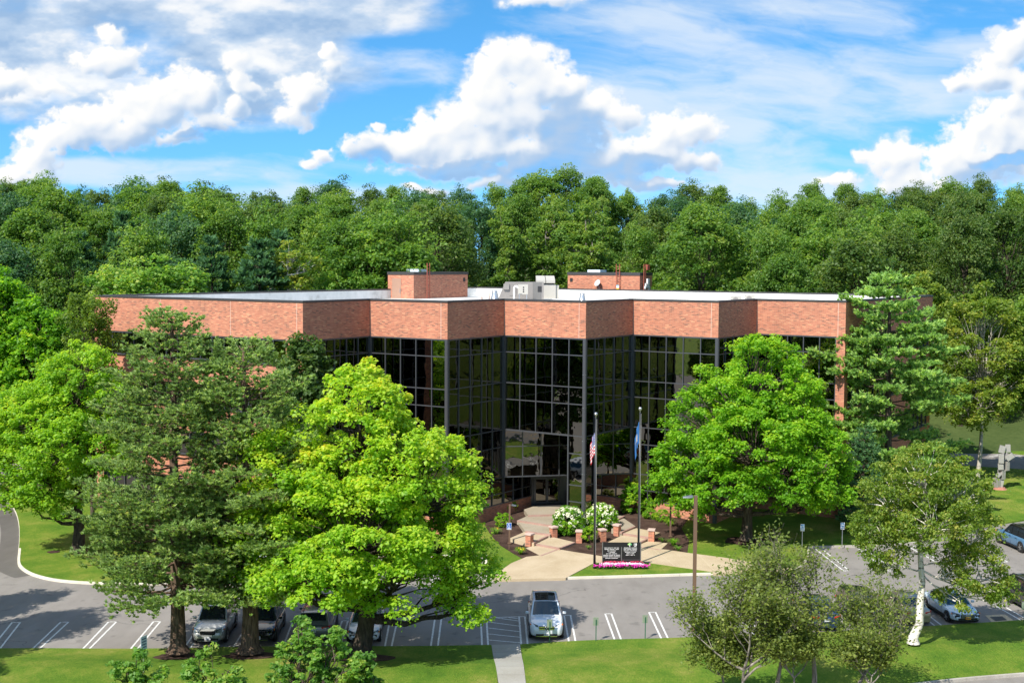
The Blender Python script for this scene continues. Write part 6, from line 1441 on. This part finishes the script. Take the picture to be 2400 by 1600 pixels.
def daylily(px, z, r, label, lm, seed, n=140, flowers=True):
    p = at(*px, z); rng = np.random.RandomState(seed); o = thing('daylily', label, 'plant', (p.x, p.y, z), 0, 'clumps of strap leaved plants in the bark beds'); V_, F_ = [], []
    for i in range(n):
        a = rng.rand() * 6.28; L_ = r * rng.uniform(.6, 1.1); w = .022; b = len(V_); d = np.array([math.cos(a), math.sin(a), 0]); s = np.array([-d[1], d[0], 0]) * w; q0 = d * rng.rand() * r * .2
        for t, hz in ((0, 0), (.4, .75), (.75, .85), (1, .55)): c = q0 + d * L_ * t + np.array([0, 0, L_ * hz]); V_ += [c - s * (1 - t * .9), c + s * (1 - t * .9)]
        F_ += [(b, b + 1, b + 3, b + 2), (b + 2, b + 3, b + 5, b + 4), (b + 4, b + 5, b + 7, b + 6)]
    link('leaves', np_mesh('leaves', np.array(V_), np.array(F_), lm, np.clip(rng.normal(.55, .15, len(F_)), 0, 1)), None, o)
    if flowers: blossoms(o, 'flowers', (0, 0, r * .55), (r * .6, r * .6, r * .4), 7, .07, [mat('yellow_petal', (.75, .45, .02), .6)], seed, 0)
for i, (px, z, r, lab, lm, fl_) in enumerate((((1163, 1251), .2, .55, 'yellowing strap leaved clump below the two clipped shrubs on the left', LM_SAP, True), ((1220, 1297), .2, .48, 'yellow flowered daylily in front of the leftmost brick pillar', LM_YEL, True), ((1578, 1277), .22, .55, 'green daylily clump at the foot of the bed near the right walk', LM_BRT, False), ((1570, 1233), .3, .62, 'large strap leaved clump beside the right small lamp post', LM_BRT, False), ((1592, 1215), .35, .55, 'strap leaved clump behind the right small lamp post', LM_BRT, False), ((1552, 1268), .25, .32, 'yellowing small clump left of the green daylily', LM_SAP, False), ((1590, 1289), .2, .38, 'wilting yellow clump at the lower tip of the right bed', LM_SAP, False), ((1379, 1285), .2, .25, 'little sprig with pale leaves in the middle bed', LM_SAP, False))): daylily(px, z, r, lab, lm, 400 + i, 120 if r > .4 else 50, fl_)
# ------------------------------------------------------------------ brick pillars
CAPP = mat('pink_cap_stone', rough=.8, fn=mottled((.42, .30, .26), (.58, .45, .39), 3, 25))
for (px, z, rz, lab) in (((1241, 1279), .20, -33.8, 'leftmost low brick pillar with a pink stone cap, by the left walk'), ((1297, 1259), .28, 30, 'brick pillar with a pink cap at the steps before the left hydrangea'), ((1358, 1271), .2, -10, 'brick pillar with a pink cap left of the lime green shrub'), ((1412, 1268), .2, 25, 'brick pillar with a pink cap right of the lime green shrub, above the sign'), ((1447, 1254), .28, -33.8, 'brick pillar with a pink cap below the right hydrangea'), ((1528, 1268), .2, -15, 'rightmost low brick pillar with a pink cap, at the right walk')):
    p = at(*px, z); o = thing('brick_pillar', lab, 'pillar', (p.x, p.y + .22, .1), R(rz), 'low brick pillars at the entrance steps')
    MB().box((0, 0, .44), (.44, .44, .88)).build('shaft', BRICK, o); b_ = MB().box((0, 0, .945), (.56, .56, .13)).build('cap', CAPP, o); bevel(b_, .02, 2)
# ------------------------------------------------------------------ lamps
HEADM = mat('lamp_head_grey', (.16, .18, .21), .4, .5); LENSD = mat('lamp_glass', (.55, .55, .5), .3)
def lamp(label, px, z, h, w, head, side, name='street_lamp'):
    p = at(*px, z); o = thing(name, label, 'lamp post', (p.x, p.y, z))
    MB().box((0, 0, h / 2), (w, w, h)).build('pole', BROWNP, o); MB().box((0, 0, .03), (w * 2.2, w * 2.2, .06)).build('base_plate', BROWNP, o)
    MB().box((side * (w / 2 + .07), 0, h - .06), (.14, .06, .05)).build('arm', HEADM, o)
    hd = MB().add([(side * (w / 2 + .1), -head * .3, h - .10), (side * (w / 2 + .1 + head), -head * .22, h - .12), (side * (w / 2 + .1 + head), head * .22, h - .12), (side * (w / 2 + .1), head * .3, h - .10), (side * (w / 2 + .1), -head * .26, h + .02), (side * (w / 2 + .1 + head * .95), -head * .16, h - .06), (side * (w / 2 + .1 + head * .95), head * .16, h - .06), (side * (w / 2 + .1), head * .26, h + .02)], [(3, 2, 1, 0), (4, 5, 6, 7), (0, 1, 5, 4), (1, 2, 6, 5), (2, 3, 7, 6), (3, 0, 4, 7)]).build('lamp_head', HEADM, o)
    MB().box((side * (w / 2 + .1 + head * .5), 0, h - .125), (head * .6, head * .3, .02)).build('lens', LENSD, hd)
lamp('tall square brown lamp post at the parking lot, head pointing left', (1626, 1478), 0.0, 7.85, .19, .55, -1)
lamp('short brown lamp post in the left bark bed, behind the wheelchair sign', (1194, 1273), .2, 2.95, .13, .34, 1)
lamp('short brown lamp post in the right bark bed beside the daylilies', (1571, 1257), .25, 2.95, .13, .34, -1)
# ------------------------------------------------------------------ signs on posts
SGREEN = mat('green_sign_post', (.025, .11, .06), .45); SBACK = mat('sign_back_grey_green', (.26, .31, .24), .45, .3)
for (px, w, lab) in (((1288, 1505), .30, 'green signpost with its plate seen from behind, before the white SUV'), ((1396, 1500), .30, 'green signpost with its plate seen from behind, between two empty bays'), ((1511, 1494), .30, 'green signpost with its plate seen from behind, rightmost of the three by the empty bays'), ((2396, 1462), .30, 'green signpost with its plate seen from behind, near the drain at the right edge')):
    p = at(*px); o = thing('bay_sign', lab, 'sign', (p.x, p.y - .25, .02), R(4), 'green signposts along the front kerb')
    MB().box((0, 0, .62), (.05, .03, 1.24)).build('post', SGREEN, o); b_ = MB().box((-.01, .03, 1.13), (w, .012, .46)).build('plate', SBACK, o); bevel(b_, .01, 2)
HBLUE = mat('sign_blue', (.015, .10, .40), .4)
p = at(1193, 1287, .2); o = thing('wheelchair_sign', 'blue wheelchair sign on a thin brown post in the left bark bed', 'sign', (p.x, p.y, .2))
MB().box((0, .02, .75), (.05, .04, 1.5)).build('post', BROWNP, o); b_ = MB().box((0, -.008, 1.72), (.345, .012, .50)).build('border', WHITEP, o); MB().box((0, -.017, 1.725), (.315, .010, .455)).build('blue_field', HBLUE, o)
s_ = MB(); s_.tube([(-.03, -.024, 1.885), (-.03, -.028, 1.885)], .028, 10); s_.tube([(-.028, -.026, 1.86), (-.022, -.026, 1.76), (.045, -.026, 1.755), (.075, -.026, 1.67), (.10, -.026, 1.672)], .013, 6); s_.tube([(-.026, -.026, 1.82), (.035, -.026, 1.815)], .011, 6)
s_.tube([(-.022 + .075 * math.cos(a), -.026, 1.715 + .075 * math.sin(a)) for a in np.linspace(R(130), R(395), 16)], .012, 6); s_.build('wheelchair_symbol', WHITEP, o); MB().box((0, -.024, 1.545), (.24, .006, .055)).build('lower_print', WHITEP, o)
SKYB = mat('sign_sky_blue', (.16, .36, .62), .4)
for (px, lab) in (((1882, 1288), 'blue and white parking sign on the back lawn, left one behind the bare twigs'), ((1976, 1284), 'blue and white parking sign on the back lawn, right one behind the bare twigs')):
    p = at(*px, .12); o = thing('parking_sign', lab, 'sign', (p.x, p.y + .3, .1), 0, 'blue and white parking signs on the back lawn'); MB().box((0, .02, .7), (.05, .03, 1.4)).build('post', GALV, o); MB().box((0, -.006, 1.62), (.30, .012, .52)).build('plate', WHITEP, o)
    for z, h, m_ in ((1.79, .12, SKYB), (1.62, .10, SKYB), (1.47, .05, SKYB)): MB().box((0, -.014, z), (.26, .006, h)).build('blue_print', m_, o)
p = at(338, 1592, .3); o = thing('information_sign', 'blue and white sign on a grey post turned edge on, at the lower left lawn', 'sign', (p.x, p.y, .25), R(68))
MB().box((0, .02, .95), (.05, .04, 1.9)).build('post', GALV, o); MB().box((0, -.01, 1.85), (.46, .014, .82)).build('plate', mat('sign_pale_blue', (.42, .52, .66), .4), o)
for z in (2.12, 1.98, 1.84, 1.70, 1.56): MB().box((0, -.02, z), (.34, .006, .05)).build('print', INKB, o)
# ------------------------------------------------------------------ sculpture of stacked boxes
ST_ = mat('brushed_steel_boxes', rough=.42, metal=.55, fn=mottled((.40, .385, .36), (.52, .50, .47), 3, 30)); REDST = mat('red_sandstone', rough=.9, fn=mottled((.30, .12, .085), (.42, .19, .14), 2, 12))
p = at(2341, 1150, .1); sk = thing('box_sculpture', 'sculpture of stacked tilted steel boxes on a low red base', 'sculpture', (p.x, p.y, .1)); kk = Fsc = p.y / FPX
SZ = lambda x, y: ((x - 700) / 8.71 * kk, (1335 - y) / 8.71 * kk)
for (x0, x1, y0, y1, tilt, dy) in ((595, 690, 1065, 1255, 0, 0), (710, 800, 1110, 1260, 10, .15), (705, 800, 905, 1090, 0, .1), (640, 720, 950, 1040, 38, -.05), (670, 780, 770, 890, -4, .0), (670, 775, 560, 750, 0, -.1), (690, 810, 400, 545, 12, .1), (830, 930, 380, 530, -4, .2), (830, 990, 570, 680, -38, .05), (805, 880, 725, 910, 0, .15), (785, 860, 540, 690, 10, .25)):
    (a, b2), (c2_, d2_) = SZ(x0, y0), SZ(x1, y1); b_ = MB().box((0, 0, 0), (c2_ - a, .62, b2 - d2_)).build('steel_box', ST_, sk, False, ((a + c2_) / 2, dy, (b2 + d2_) / 2), (R(0), R(tilt), R(25 if x0 % 2 else -20))); bevel(b_, .015, 1)
MB().lathe((.05, .0, -.05), [(1.0, 0), (.85, .14), (.55, .30), (.48, .42), (0, .44)], 14).build('red_base', REDST, sk)
# stone lantern
STONE = mat('grey_carved_stone', rough=.9, fn=mottled((.16, .16, .155), (.34, .335, .32), 4, 22))
p = at(236, 1190, .3); ln = thing('stone_lantern', 'small grey stone lantern on the lawn by the yellow-green maple', 'lantern', (p.x, p.y, .2))
MB().lathe((0, 0, 0), [(.30, 0), (.30, .12), (.17, .18), (.17, .42), (.28, .48)], 8).build('pedestal', STONE, ln); MB().box((0, 0, .60), (.38, .38, .26)).build('light_box', STONE, ln)
MB().lathe((0, 0, .72), [(.46, 0), (.40, .08), (.20, .24), (.06, .32), (.07, .40), (0, .45)], 8).build('roof_cap', STONE, ln); MB().box((0, -.195, .60), (.16, .02, .16)).build('opening', BLACK, ln)
struct(patch('mulch_ring', [(p.x + .9 * math.cos(a), p.y + .7 * math.sin(a)) for a in np.linspace(0, 6.28, 15)[:-1]], lambda x, y: h_isl(x, y) + .03, .5, MULCH))
for (x, y, r, hf) in ((-17.55, 65.4, 1.25, h_front), (-13.8, 65.5, 1.35, h_front), (-7.8, 65.2, 1.6, h_front), (mr.x, mr.y, 1.7, h_isl), (20.3, 67.6, .9, h_front), (ml.x - 1.9, ml.y + .3, .45, h_isl)):
    rr = random.Random(int(x * 10)); struct(patch('mulch_ring', [(x + r * rr.uniform(.85, 1.15) * math.cos(a), y + r * .8 * rr.uniform(.85, 1.15) * math.sin(a)) for a in np.linspace(0, 6.28, 19)[:-1]], lambda x, y, f=hf: f(x, y) + .03, .45, MULCH))
